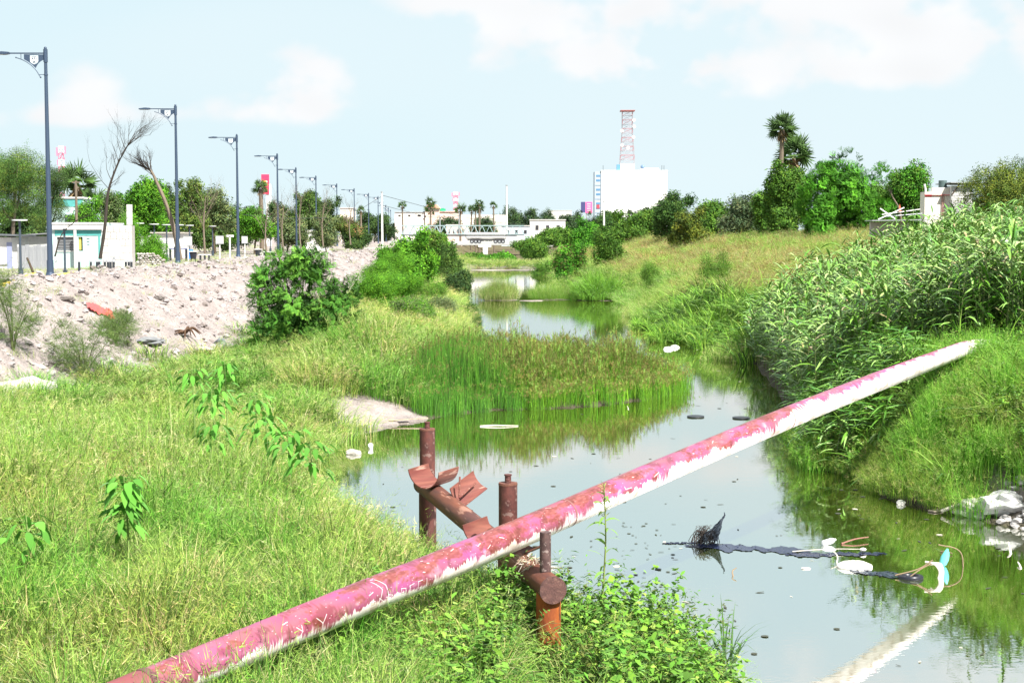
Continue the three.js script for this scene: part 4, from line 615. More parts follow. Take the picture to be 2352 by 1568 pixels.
  for (const a of [[285, 1190, 16.6, .2, .62, 76, 'dome shaped bright green broad leaved plant alone in the grass'], [440, 885, 27, .25, .3, 22, 'broad leaved plant furthest back left of its cluster'], [515, 875, 27.5, .3, .45, 30, 'tall broad leaved plant at the top of the cluster'], [485, 945, 25, .4, .45, 40, 'broad leaved plant at the left of the cluster'], [495, 1020, 23, .3, .4, 34, 'isolated broad leaved plant below the cluster'], [585, 950, 25.2, .28, .4, 26, 'broad leaved plant in the middle of the cluster'], [610, 1005, 23.8, .38, .4, 40, 'broad leaved plant right of the middle of the cluster'], [660, 1040, 23, .36, .4, 36, 'broad leaved plant near the water end of the cluster'], [712, 1075, 22.3, .34, .5, 38, 'broad leaved plant drooping to the water edge'], [60, 1255, 15.5, .26, .35, 20, 'half hidden broad leaved plant at the lower left edge']]) big(...a);
  // tall weed by the pipe, rushes at the lower edge, islets
  { const b = V(1.02, .1, -16.3), g = thing('tall_weed', 'tall single weed with flower spike rising before the pipe', 'weed', b), stem = [V(0, -.1, 0), V(-.02, .7, 0), V(.02, 1.5, 0), V(.0, 2.15, 0)], c = new THREE.CatmullRomCurve3(stem); part('stem', limb(stem, .018, .006, 6), std(lin(.17, .22, .06), .8), g);
    const m = leafMat(lin(.16, .3, .06), .3), ml = leafMat(lin(.30, .30, .10), .25); for (let i = 0; i < 34; i++) { const L = new Leafy(), t = .22 + .74 * i / 34, a = i * 2.4, p = c.getPoint(t); L.leaf(p, V(Math.cos(a), R(.3, 1.1), Math.sin(a)), R(.26, .42) * (1.15 - t * .6), .05, [1, 1, 1], R(.3, .9), 4); part('leaf', L.build(), m, g); }
    const L = new Leafy(); for (let i = 0; i < 60; i++) { const p = c.getPoint(R(.78, 1)); L.leaf(p, V(R(-1, 1), R(.3, 1.4), R(-1, 1)), R(.05, .14), .012, [1, 1, 1], .2, 2); } part('flower_spike', L.build(), ml, g); }
  for (const [x, d, h, l] of [[1.5, 16.0, 1.25, 'leafy upright weed right of the trestle'], [1.15, 15.3, 1.1, 'bushy weed hiding the trestle foot'], [-.25, 15.2, .75, 'low bushy weed left of the front trestle post'], [1.75, 16.2, .9, 'weed leaning over the water by the trestle']]) { const g = thing('bushy_weed', l, 'weed', V(x, Math.max(0, hAt(x, -d)), -d)); part('stems_and_leaves', weed(h, .055, [G.lime, G.fresh, G.green], 60), leafMat(0xffffff, .3), g); }
  for (const [px, py, d, n, l] of [[1670, 1590, 16.4, 30, 'dark rush tuft at the bottom edge of the water'], [1610, 1600, 16.1, 20, 'smaller rush tuft beside the lime green weeds']]) { const b = at(px, py, d); const L = new Leafy(); for (let i = 0; i < n; i++) { const a = R(0, 6.28); L.blade(V(R(-.06, .06), 0, R(-.06, .06)), a, R(.55, 1.05), R(.15, .65), R(0, .5), .024, vary([.06, .13, .035], .25), 5); } solo('rush_tuft', L.build(), leafMat(0xffffff, .2), l, 'rushes', V(b.x, Math.max(-.05, hAt(b.x, b.z)), b.z)); }
  for (const [x, z, w, h, kind, l] of [[-.9, -114, 1.5, 3.0, 0, 'rounded grassy islet at the left of the far pool'], [3.0, -115, 1.5, 2.8, 1, 'yellow green bushy islet in the middle of the far pool'], [6.6, -114, 1.9, 3.4, 2, 'tall bright grass islet at the right of the far pool']]) {
    const g = thing('grass_islet', l, 'islet', V(x, 0, z)); part('mud', rockGeo(x, w * .85, .1, w * .6, 3, .2), std(lin(.22, .19, .15), .95), g); const sp = []; for (let i = 0; i < 90; i++) { const a = R(0, 6.28), q = Math.sqrt(rnd()) * w; sp.push({ x: Math.cos(a) * q, y: .1, z: Math.sin(a) * q * .7, r: R(0, 6.28), tx: Math.sin(a) * .3, tz: -Math.cos(a) * .3, sh: .9, sv: h * R(.65, 1.0) * (1 - .62 * q / w), c: tint(.2) }); }
    sow('grass', '', '', kind === 2 ? [fountain(50, 1.3, .4, .05, [G.fresh, G.lime])] : [feathery(60, 1, .45, .5, kind ? [G.pale, G.fresh, G.lime] : [G.olive, G.straw, G.fresh])], leafMat(0xffffff, .3), sp, g); }
  for (const [x, z, w, h, k, l] of [[8.7, -70, 2.1, 2.7, 0, 'large rounded clump of bright arching grass on the right shore'], [10.0, -65.4, 2.2, 2.5, 0, 'broad arching grass clump nearest the canes on the right shore'], [8.1, -79, 1.6, 1.9, 0, 'arching grass clump further back on the right shore'], [8.6, -92, 1.6, 1.4, 1, 'pale rounded grass clump on the right shore of the far pool'], [10.2, -74, 1.3, 2.2, 2, 'dark green grass clump above the arching shore grass'], [9.3, -59.5, 1.2, 1.5, 1, 'pale soft grass clump left of the canes']]) {
    const g = thing('shore_grass_clump', l, 'grass clump', V(x, hAt(x, z) - .05, z)), sp = []; for (let i = 0; i < 64; i++) { const a = R(0, 6.28), q = Math.sqrt(rnd()) * w, yy = hAt(x + Math.cos(a) * q, z + Math.sin(a) * q * .8) - g.position.y; sp.push({ x: Math.cos(a) * q, y: Math.max(yy, -g.position.y - .1), z: Math.sin(a) * q * .8, r: R(0, 6.28), tx: Math.sin(a) * .35, tz: -Math.cos(a) * .35, sh: .8, sv: h * R(.6, 1.0) * (1 - .35 * q / w), c: tint(.2) }); }
    sow('grass', '', '', k === 1 ? [feathery(60, 1, .45, .5, [G.pale, G.fresh, G.straw, G.green], 1.8)] : [fountain(34, 1, .3, .055, k ? [G.green, G.fresh, G.dark] : [G.fresh, G.lime, G.lime, G.green, G.pale]), fountain(34, 1, .3, .055, k ? [G.green, G.fresh, G.dark] : [G.fresh, G.lime, G.lime, G.green, G.pale])], leafMat(0xffffff, .25), sp, g); }
  solo('mud_bar', rockGeo(77, .9, .05, .3, 3, .3), std(lin(.34, .3, .26), .95, { map: mottle }), 'low muddy bar joining the far pool islets', 'mud bar', V(1.5, .0, -112.8)); solo('mud_bar', rockGeo(78, 4.5, .07, .7, 3, .45), std(lin(.45, .41, .37), .95, { map: mottle }), 'pale mud bar closing the far end of the pool', 'mud bar', V(-.5, 0, -211));
  { const sp = []; for (let i = 0; i < 14; i++) sp.push({ x: R(-.3, .3), y: -.02, z: R(-.4, .4), r: R(0, 6.28), sh: .6, sv: R(.6, .9), c: tint() }); const g = thing('reed_clump', 'small dark reed clump on the left shore of the far pool', 'reeds', V(-2, 0, -82)); sow('reeds', '', '', [sedge(30, 1, .2, [G.dark, G.green], 0)], leafMat(0xffffff, .3), sp, g); }
}
// ---------- street lamps along the promenade ----------
const S1 = 1 / 1.0243, ats = (x, y, d) => at(x * S1, y * S1, d);      // the same for the 2409-wide photograph
{
  rnd = mulberry(501);
  const H = 9, ord = ['nearest', 'second', 'third', 'fourth', 'fifth', 'sixth', 'seventh', 'eighth', 'ninth', 'tenth', 'eleventh', 'twelfth', 'thirteenth', 'fourteenth'];
  const proto = new THREE.Group(), A = H - .24, navy = std(lin(.045, .07, .115), .42, { metalness: .3 });
  part('pole', merge([new THREE.CylinderGeometry(.06, .115, H - .05, 18).translate(0, (H - .05) / 2, 0), new THREE.SphereGeometry(.06, 12, 8).translate(0, H - .04, 0), new THREE.CylinderGeometry(.085, .085, .5, 18).translate(0, A - .1, 0), new THREE.CylinderGeometry(.08, .08, .06, 18).translate(0, A - .84, 0)]), navy, proto);
  part('base_collar', merge([new THREE.CylinderGeometry(.15, .19, .14, 18).translate(0, .07, 0), new THREE.CylinderGeometry(.13, .14, .5, 18).translate(0, .36, 0)]), navy, proto);
  part('arm', merge([box(1.55, .05, .05, -.78, A, 0), box(.02, .22, .02, -.97, A - .12, 0)]), navy, proto);
  const head = part('lamp_head', (() => { const s = new THREE.Shape(); s.moveTo(-1.45, -.02); s.lineTo(-1.6, -.045); s.lineTo(-2.05, -.03); s.lineTo(-2.06, .01); s.lineTo(-1.7, .055); s.lineTo(-1.45, .035); s.closePath(); return new THREE.ExtrudeGeometry(s, { depth: .22, bevelEnabled: true, bevelSize: .012, bevelThickness: .012, bevelSegments: 1 }).translate(0, A, -.11); })(), navy, proto);
  part('lens', box(.34, .012, .17, -1.83, A - .055, 0), std(lin(.5, .52, .5), .25), head);
  const arc = [V(-1.17, A - .17, 0), V(-.95, A - .24, 0), V(-.62, A - .43, 0), V(-.38, A - .67, 0), V(-.27, A - .85, 0), V(-.21, A - .94, 0)];
  const sc = part('scroll_brace', merge([limb(arc, .017, .017, 8), new THREE.SphereGeometry(.03, 8, 6).translate(-1.17, A - .165, 0), new THREE.SphereGeometry(.035, 8, 6).translate(-.21, A - .94, 0), box(.28, .022, .022, -.14, A - .835, 0)]), navy, proto);
  { const s = new THREE.Shape(); s.moveTo(-.85, -.04); s.lineTo(-.02, -.05); s.lineTo(-.02, -.24); s.quadraticCurveTo(-.28, -.3, -.4, -.58); s.quadraticCurveTo(-.6, -.36, -.85, -.24); s.closePath(); const h = new THREE.Path(); h.moveTo(-.62, -.08); h.lineTo(-.28, -.08); h.lineTo(-.28, -.3); h.quadraticCurveTo(-.3, -.4, -.45, -.44); h.quadraticCurveTo(-.6, -.4, -.62, -.3); h.closePath(); s.holes.push(h);
    const pl = part('spandrel_plate', new THREE.ExtrudeGeometry(s, { depth: .02, bevelEnabled: false }).translate(0, A, -.01), navy, proto);
    const e = new THREE.Shape(); e.moveTo(-.6, -.1); e.lineTo(-.3, -.1); e.lineTo(-.3, -.3); e.quadraticCurveTo(-.32, -.38, -.45, -.42); e.quadraticCurveTo(-.58, -.38, -.6, -.3); e.closePath();
    part('shield', new THREE.ExtrudeGeometry(e, { depth: .012, bevelEnabled: false }).translate(0, A, -.006), std(lin(.62, .66, .68), .5), pl);
    part('crest_marks', merge([box(.2, .012, .03, -.45, A - .13, 0), box(.05, .06, .03, -.52, A - .2, 0), box(.03, .09, .03, -.44, A - .2, 0), box(.03, .08, .03, -.37, A - .2, 0), new THREE.ConeGeometry(.045, .05, 4).translate(-.45, A - .3, 0), box(.18, .01, .03, -.45, A - .33, 0), box(.14, .01, .03, -.45, A - .37, 0)]), navy, pl); }
  const spots = [[103, 108], [402, 240], [543, 308], [636, 352], [679, 384], [725, 403], [773, 421], [813, 432], [846, 443], [868, 450], [879, 462], [886, 470], [892, 476], [897, 481]];
  spots.forEach(([x, y], i) => { const d = 7.38 / ray(x, y)[1], p = at(x, y, d), y0 = p.y - H, c = proto.clone(); c.name = numbered('street_lamp'); c.position.set(p.x, y0, p.z); c.rotation.y = i * .006; scene.add(c); tag(c, i === 0 ? 'tall dark grey street lamp with scrolled arm, nearest and leftmost of the row' : ord[i] + ' street lamp from the left in the long promenade row', 'street lamp', 'promenade street lamps'); });
}
// ---------- promenade, bollards, boards, small lamps ----------
const PZ = 3.05;
{
  rnd = mulberry(502);
  const g = new THREE.BufferGeometry(), pos = [], idx = [], uv = []; for (let i = 0; i <= 60; i++) { const d = 40 + i * i * .11, x1 = tab(crestTab, d) - 4.6; pos.push(x1, PZ + .05, -d, x1 - 2.6, PZ + .05, -d); uv.push(0, d / 3, 1, d / 3); if (i < 60) idx.push(2 * i, 2 * i + 2, 2 * i + 1, 2 * i + 2, 2 * i + 3, 2 * i + 1); } g.setAttribute('position', new THREE.Float32BufferAttribute(pos, 3)); g.setAttribute('uv', new THREE.Float32BufferAttribute(uv, 2)); g.setIndex(idx); g.computeVertexNormals();
  struct('promenade_path', g, std(lin(.5, .47, .44), .9, { map: mottle }), 'pale concrete promenade path behind the dirt mound');
  const yellow = std(lin(.66, .5, .06), .75, { map: mottle });
  for (const [a, b, l] of [[[2, 660, 47], [78, 648, 53], 'long yellow painted kerb at the left edge'], [[118, 630, 66], [170, 624, 72], 'yellow kerb left of the small lamp'], [[340, 604, 80], [385, 600, 84], 'short yellow kerb by the stone heap']]) { const p = at(...a), q = at(...b), ya = hAt(p.x, p.z), yb = hAt(q.x, q.z); p.y = ya; q.y = yb; const c = p.clone().lerp(q, .5), dv = q.clone().sub(p), k = cbox(dv.length(), .22, .18, .02).rotateZ(0); const m = solo('yellow_kerb', k, yellow, l, 'kerb', c.add(V(0, .06, 0)), 'yellow kerbs'); m.quaternion.setFromUnitVectors(V(1, 0, 0), dv.normalize()); }
  const bol = new THREE.Group(); part('post', new THREE.CylinderGeometry(.055, .062, .86, 14).translate(0, .4, 0), darkMetal, bol); part('cap', merge([new THREE.CylinderGeometry(.075, .075, .05, 14).translate(0, .86, 0), new THREE.SphereGeometry(.065, 12, 6, 0, 6.28, 0, 1.57).translate(0, .88, 0)]), std(lin(.45, .47, .5), .4, { metalness: .4 }), bol);
  [[185, 70], [212.5, 74], [227, 72], [232.5, 75], [245.5, 69], [253, 69], [259, 71], [266, 69], [295, 70], [302, 71], [308, 72]].forEach(([x, d], i) => { const p = ats(x, 611, d), c = bol.clone(); c.name = numbered('bollard'); c.position.set(p.x, p.y - .93, p.z); scene.add(c); tag(c, ['leftmost dark bollard, alone before the turquoise house', 'second dark bollard from the left, before the turquoise wall', 'third bollard from the left, beside the house corner', 'fourth bollard from the left, touching the third', 'fifth bollard, left one of the group before the block wall', 'sixth bollard from the left, in the middle group', 'seventh bollard from the left, in the middle group', 'eighth bollard, right end of the middle group', 'ninth bollard, left of the last three', 'tenth bollard, middle of the last three', 'rightmost dark bollard of the last three'][i], 'bollard', 'bollards on the promenade'); });
  const pl = new THREE.Group(); part('pole', new THREE.CylinderGeometry(.05, .06, 2.55, 12).translate(0, 1.27, 0), metalGrey, pl); part('base_collar', merge([new THREE.CylinderGeometry(.11, .12, .42, 12).translate(0, .2, 0), new THREE.CylinderGeometry(.13, .13, .05, 12).translate(0, .45, 0)]), metalGrey, pl); const dsk = part('lamp_disc', new THREE.CylinderGeometry(.34, .34, .05, 22).translate(0, 2.62, 0), std(lin(.6, .62, .62), .4), pl); part('neck', new THREE.CylinderGeometry(.075, .05, .14, 12).translate(0, 2.5, 0), metalGrey, dsk);
  [[45, 516, 67, 'small disc topped path lamp at the left edge before the fence'], [150, 534, 76, 'small path lamp before the louvred window'], [326, 524, 99, 'small path lamp right of the block wall'], [361.6, 526, 100, 'small path lamp behind the stone heap'], [391, 527.5, 107, 'small path lamp behind the leaning pale trunk'], [421, 528, 111, 'small path lamp hidden behind the second street lamp'], [445, 529, 117, 'small path lamp right of the second street lamp'], [499, 531, 132, 'small path lamp left of the third street lamp'], [635, 533, 150, 'small path lamp left of the fourth street lamp']].forEach(([x, y, d, l]) => { const p = ats(x, y, d), c = pl.clone(); c.name = numbered('path_lamp'); c.position.set(p.x, p.y - 2.65, p.z); scene.add(c); tag(c, l, 'path lamp', 'disc topped path lamps'); });
  [[325, 575, 22, 23, 96, 'blank white board on a post right of the block wall'], [421, 571, 16, 19, 108, 'blank white board half hidden by the second street lamp'], [441, 567, 20, 20, 108, 'blank white board right of the second street lamp'], [516, 564, 18, 17, 114, 'blank white board left of the third street lamp'], [575, 564, 14, 15, 122, 'blank white board right of the third street lamp']].forEach(([x, y, w, h, d, l]) => { const c = ats(x, y, d), k = d / 3500, y0 = PZ - .1, g = thing('sign_board', l, 'sign board', V(c.x, y0, c.z), 'blank white boards'); part('post', box(.07, c.y - y0 + h * k * .4, .07, 0, (c.y - y0 + h * k * .4) / 2, -.06), whitePaint, g); const b = part('panel', cbox(w * k, h * k, .03, .006, 0, c.y - y0, 0), whitePaint, g); part('frame', merge([box(w * k + .05, .04, .045, 0, c.y - y0 + h * k / 2 + .02, 0), box(w * k + .05, .04, .045, 0, c.y - y0 - h * k / 2 - .02, 0)]), galv, b); });
  { const c = ats(540, 555, 112), g = thing('tee_sign', 'white T shaped sign between two blank boards', 'sign', V(c.x, PZ - .1, c.z)); part('post', box(.11, c.y - PZ + .1, .08, 0, (c.y - PZ + .1) / 2, 0), whitePaint, g); part('crossbar', cbox(.58, .16, .06, .008, 0, c.y - PZ + .1, .01), whitePaint, g); }
  [[454, 598, 104, 'dark litter bin with pale lid left of the bench'], [607, 590, 120, 'dark litter bin with pale lid behind the feather leaved shrub']].forEach(([x, y, d, l]) => { const c = ats(x, y, d), g = thing('litter_bin', l, 'litter bin', V(c.x, PZ - .05, c.z), 'promenade litter bins'); const s = new THREE.CylinderGeometry(.3, .22, .5, 4).rotateY(.785).scale(1.1, 1, .8).translate(0, .55, 0); part('bin', s, darkMetal, g); part('lid', cbox(.62, .05, .46, .01, 0, .83, 0), whitePaint, g); for (const q of [-1, 1]) part('leg', box(.06, .5, .06, q * .16, .1, 0), darkMetal, g); });
  [[481, 603, 103, 'dark legged bench right of the litter bin'], [630, 592, 120, 'far bench near the fourth street lamp']].forEach(([x, y, d, l]) => { const c = ats(x, y, d), g = thing('bench', l, 'bench', V(c.x, PZ - .05, c.z), 'promenade benches'); part('seat', cbox(.85, .07, .4, .015, 0, .62, 0), whitePaint, g); for (const q of [-.3, 0, .3]) part('leg', box(.08, .62, .3, q, .3, 0), darkMetal, g); });
  { const c = ats(425, 600, 112), g = thing('blue_table', 'dark table with a blue drum beside the leaning pale trunk', 'table', V(c.x, PZ - .05, c.z)); part('top', cbox(1.3, .06, .6, .01, -.2, .95, 0), std(lin(.05, .07, .2), .6), g); for (const q of [-.8, .4]) part('leg', box(.07, .95, .5, q, .47, 0), darkMetal, g); part('blue_drum', new THREE.CylinderGeometry(.22, .22, .7, 16).translate(.7, .55, 0), std(lin(.05, .2, .55), .5), g); }
  { // dry stone heap: single stones
    const c = ats(353, 606, 92), g = thing('stone_heap', 'long low heap of pale field stones beside the block wall', 'stone wall', V(c.x, PZ - .05, c.z)); const gs = [0, 1, 2, 3].map(i => rockGeo(i + 50, 1, .72, .8, 1, .3)), ms = [[.42, .39, .35], [.5, .47, .43], [.33, .3, .27]].map(q => std(lin(...q), .95, { map: mottle }));
    for (let r = 0; r < 7; r++) for (let k = 0; k < 9 - Math.max(0, r - 3); k++) { const m = part('stone', pick(gs), pick(ms), g); m.position.set(-.75 + k * .19 + R(-.03, .03) + (r % 2) * .08, .06 + r * .125, R(-.08, .08)); m.rotation.set(R(-.3, .3), R(0, 6), R(-.3, .3)); m.scale.setScalar(R(.085, .12)); } }
}
// ---------- houses on the left ----------
{
  rnd = mulberry(503);
  const aqua = plaster(lin(.50, .68, .66)), teal = plaster(lin(.10, .42, .40)), white = plaster(lin(.74, .74, .72)), dark = std(lin(.02, .022, .025), .6), block = [[.60, .59, .57], [.66, .65, .63], [.55, .54, .52]].map(c => plaster(lin(...c), 2)), glassy = std(lin(.03, .04, .05), .15);
  const D = 88, k = D / 3500, X = sx => (sx - 1204) * k, Y = sy => ats(0, sy, D).y;
  { // turquoise house
    const x0 = X(131), x1 = X(240), yb = 2.8, g = thing('turquoise_house', 'small turquoise house with white flat roof and louvred window', 'house', V((x0 + x1) / 2, yb, -D)), o = g.position, w = x1 - x0, dep = 4.5, ye = Y(541) - yb, yt = Y(526) - yb, wy0 = Y(590) - yb, wy1 = Y(557) - yb, wx0 = X(136) - o.x, wx1 = X(178) - o.x, vx0 = X(186) - o.x, vx1 = X(196) - o.x, f = dep / 2;
    const wall = (a, b, c, d2, m = aqua) => part('wall', box(b - a, d2 - c, .15, (a + b) / 2, (c + d2) / 2, 0), m, g);
    wall(-w / 2, wx0, 0, ye); wall(wx0, wx1, 0, wy0); wall(wx0, wx1, wy1, ye); wall(wx1, vx0, 0, ye); wall(vx0, vx1, 0, wy0); wall(vx0, vx1, wy1, ye); wall(vx1, w / 2, 0, ye);
    part('side_wall', box(.15, yt, dep, -w / 2 - .078, yt / 2, -f + .1), aqua, g); part('side_wall', box(.15, yt, dep, w / 2 + .078, yt / 2, -f + .1), aqua, g); part('back_wall', box(w + .3, yt, .15, 0, yt / 2, -dep + .02), aqua, g);
    part('teal_band', box(w - .02, ye - wy1 - .1, .02, 0, (ye + wy1) / 2 + .03, .088), teal, g); part('teal_trim', box(.09, ye, .03, w / 2 - .12, ye / 2, .092), teal, g);
    const rf = part('roof_slab', cbox(w + .3, .14, dep + .4, .02, 0, yt, -f + .1), white, g); part('fascia', cbox(w + .2, ye < yt ? yt - ye - .08 : .3, .12, .01, 0, (yt + ye) / 2 - .02, .2), white, rf);
    const win = part('window', box(wx1 - wx0, wy1 - wy0, .02, (wx0 + wx1) / 2, (wy0 + wy1) / 2, -.06), dark, g); part('frame', merge([box(wx1 - wx0 + .06, .05, .06, (wx0 + wx1) / 2, wy0 - .02, .09), box(wx1 - wx0 + .06, .05, .06, (wx0 + wx1) / 2, wy1 + .02, .09), box(.05, wy1 - wy0, .06, wx0 - .02, (wy0 + wy1) / 2, .09), box(.05, wy1 - wy0, .06, wx1 + .02, (wy0 + wy1) / 2, .09)]), whitePaint, win);
    for (let i = 0; i < 9; i++) { const s = part('slat', box(wx1 - wx0 - .02, .035, .07, 0, 0, 0), galv, win); s.position.set((wx0 + wx1) / 2, wy0 + .05 + i * (wy1 - wy0 - .08) / 8.4, .0); s.rotation.x = .5; }
    const w2 = part('window', box(vx1 - vx0, wy1 - wy0, .02, (vx0 + vx1) / 2, (wy0 + wy1) / 2, -.06), dark, g); part('curtain', box((vx1 - vx0) * .45, (wy1 - wy0) * .9, .02, vx0 + (vx1 - vx0) * .3, (wy0 + wy1) / 2 + .03, -.035), std(lin(.6, .55, .1), .9), w2);
    part('porch_post', new THREE.CylinderGeometry(.09, .09, ye, 12).translate(X(183) - o.x, ye / 2, .5), whitePaint, g); part('house_plate', merge([0, 1, 2].map(i => box(.18 - i * .02, .03, .012, X(209) - o.x, wy1 - .1 - i * .17, .082))), dark, g);
  }
  { // upper storey behind
    const d = 108, c = ats(152, 520, d), g = thing('turquoise_upper_house', 'pale turquoise two storey house rising behind the small one', 'house', V(c.x, 2.8, -d)), h = ats(0, 466, d).y - 2.8; part('wall', box(2.7, h, 3, 0, h / 2, -1.5), aqua, g); part('cornice', cbox(2.9, .12, 3.2, .02, 0, h + .02, -1.5), white, g); part('teal_band', box(2.6, .5, .02, 0, h - .35, .012), teal, g); part('window', box(.6, .8, .02, .3, h - 1.6, .012), glassy, g); }
  { // block wall building
    const D2 = 84, k2 = D2 / 3500, xx = s => (s - 1204) * k2, yb = 2.8, g = thing('block_wall_building', 'unplastered pale concrete block building right of the turquoise house', 'building', V(xx(276), yb, -D2)), o = g.position, rows = 7, cols = 5, w = xx(312) - xx(242), h = ats(0, 530, D2).y - yb, bw = w / cols, bh = h / rows;
    part('core', box(w - .03, h - .02, .7, 0, h / 2, -.38), plaster(lin(.42, .4, .38)), g); const bg = cbox(bw - .016, bh - .016, .12, .012), hg = cbox(bw / 2 - .016, bh - .016, .12, .012);
    for (let r = 0; r < rows; r++) for (let q = 0; q < cols; q++) { const off = r % 2; if (off && q === cols - 1) { for (const e of [-1, 1]) { const m = part('block', hg, pick(block), g); m.position.set(e * (w / 2 - bw / 4), bh * (r + .5), .03); } continue; } const m = part('block', bg, pick(block), g); m.position.set(-w / 2 + bw * (q + .5 + off * .5), bh * (r + .5), .03 + R(-.006, .006)); }
    for (let r = 0; r < 3; r++) { const m = part('block', bg, pick(block), g); m.position.set(w / 2 - bw * .5 - (r === 0 ? bw * .0 : 0), h + bh * (r + .5) + .01, -.2 - r * .02); } part('meter_box', cbox(.12, .34, .1, .01, -.15, h * .28, .14), galv, g); part('pale_patch', box(.62, .9, .012, -.1, h * .52, .1), white, g); }
  { // white wall and gate at the left edge
    const d = 86, g = thing('white_shed', 'low white walled shed with dark roof at the left edge', 'shed', V(ats(10, 600, d).x, 2.8, -d)), h = ats(0, 558, d).y - 2.8; part('wall', box(2.6, h, 3, -.9, h / 2, -1.5), white, g); part('roof_sheet', cbox(3.1, .1, 3.6, .02, -.8, h + .12, -1.4).rotateZ(-.03), std(lin(.08, .09, .1), .7), g); part('door', box(.3, h * .86, .03, .28, h * .43, .017), std(lin(.25, .28, .42), .6), g); part('skirting', box(2.0, .06, .02, -.9, .45, .012), dark, g);
    const f = thing('corrugated_fence', 'pale corrugated sheet fence between shed and turquoise house', 'fence', V(ats(80, 600, d - 1).x, 2.8, -(d - 1))); for (let i = 0; i < 9; i++) { const m = part('sheet', box(.22, 1.45 + .12 * (i % 3), .02), galv, f); m.position.set(-.85 + i * .225, .8, (i % 2) * .03); } for (const q of [-.95, .2, 1.2]) part('post', box(.07, 1.7, .07, q, .8, -.06), whitePaint, f);
    const r2 = thing('tin_roof_hut', 'grey tin roofed hut behind the corrugated fence', 'hut', V(ats(95, 600, 95).x, 2.8, -95)); part('wall', box(2.6, 2.1, 2, 0, 1.05, -1), plaster(lin(.5, .52, .5)), r2); part('roof', box(3, .06, 2.6, 0, 2.25, -.9).rotateZ(.06), galv, r2);
    const pst = thing('leaning_post', 'dark wooden post leaning beside the nearest street lamp', 'post', onGround(72, 640, 62)); part('post', limb([V(.25, -.2, 0), V(0, .55, 0), V(-.18, 1.0, 0)], .06, .045, 8), bark, pst);
    const ub = thing('utility_pole', 'pale wooden utility pole behind the turquoise house roof', 'pole', V(ats(181, 600, 96).x, 2.8, -96)); const ph = ats(0, 425, 96).y - 2.8; part('pole', new THREE.CylinderGeometry(.075, .1, ph, 12).translate(0, ph / 2, 0), paleBark, ub); part('crossarm', box(.5, .08, .1, 0, ph - .1, .02), paleBark, ub); }
  { const p = onGround(240, 600, 90), m = thing('far_white_house', 'low white house with dark doorway behind the stone heap', 'house', V(ats(395, 600, 125).x, 2.9, -125)); part('wall', box(2.6, 2.2, 3, 0, 1.1, -1.5), white, m); part('roof', cbox(2.9, .1, 3.3, .02, 0, 2.26, -1.4), plaster(lin(.55, .5, .45)), m); part('doorway', box(.5, 1.1, .03, .75, .55, .017), dark, m); }
}
// ---------- things on the dirt mound ----------
{
  rnd = mulberry(504);
  const b = hit(230, 716), s = new THREE.PlaneGeometry(.9, .5, 16, 10).rotateX(-Math.PI / 2), p = s.attributes.position; for (let i = 0; i < p.count; i++) { const x = p.getX(i), z = p.getZ(i); const wx = b.x - x * .75 + z * .5, wz = b.z + z * .9 + x * .5; p.setXYZ(i, wx - b.x, hAt(wx, wz) - b.y + .1 + .06 * n2(x * 7, z * 7), wz - b.z); } s.computeVertexNormals();
  solo('red_cloth', s, std(lin(.62, .09, .09), .85, { map: mottle }), 'crumpled red cloth lying on the dirt slope', 'cloth', b);
  const rk = (px, py, sx, sy, sz, l, c = [.62, .58, .54], d0 = 6) => { const h = hit(px, py, d0); solo('rock', rockGeo(px * .1 + py, sx, sy, sz, 3, .3), std(lin(...c), .95, { map: mottle, bumpMap: grain, bumpScale: .02 }), l, 'rock', V(h.x, h.y + sy * .2, h.z)); };
  rk(50, 905, .75, .32, .9, 'large pale slab of rubble at the left below the wispy shrub'); rk(345, 790, .5, .12, .3, 'flat dark grey slab at the foot of the mound', [.2, .21, .22]); rk(505, 795, .2, .2, .2, 'dark rounded lump right of the dead root', [.16, .18, .2]); rk(462, 805, .4, .1, .25, 'pale flat stone beside the dark lump'); rk(35, 1050, .5, .42, .4, 'pale rubble piece in the grass at the left edge'); rk(128, 1040, .5, .4, .35, 'pale flat rubble right of the left edge piece'); rk(65, 1165, .38, .36, .3, 'lowest pale rubble piece in the left grass'); rk(330, 860, .3, .1, .2, 'pale stone where mound meets grass'); rk(150, 690, .3, .1, .2, 'dark clod below the mound crest', [.14, .12, .11]); rk(275, 725, .25, .12, .2, 'dark clod right of the red cloth', [.16, .13, .12]); rk(365, 690, .2, .1, .15, 'dark clod in the middle of the mound', [.16, .14, .13]);
  rk(2240, 1175, .35, .18, .3, 'grey boulder at the right shore rubble', [.42, .41, .4]); rk(2310, 1170, .45, .2, .35, 'pale boulder at the right end of the shore rubble', [.5, .5, .5]);
  { const h = hit(425, 775), g = thing('dead_root', 'brown dead root stump at the foot of the mound', 'stump', h); for (let i = 0; i < 9; i++) { const a = i * .7; part('root', limb([V(0, .1, 0), V(Math.cos(a) * .25, .16 + R(-.1, .12), Math.sin(a) * .25), V(Math.cos(a) * .55, R(-.1, .1), Math.sin(a) * .5)], .06, .015, 6), std(lin(.13, .08, .05), .95, { map: barkTex }), g); } }
  for (const [x, y, l] of [[975, 1000, 0]]) void 0;
}
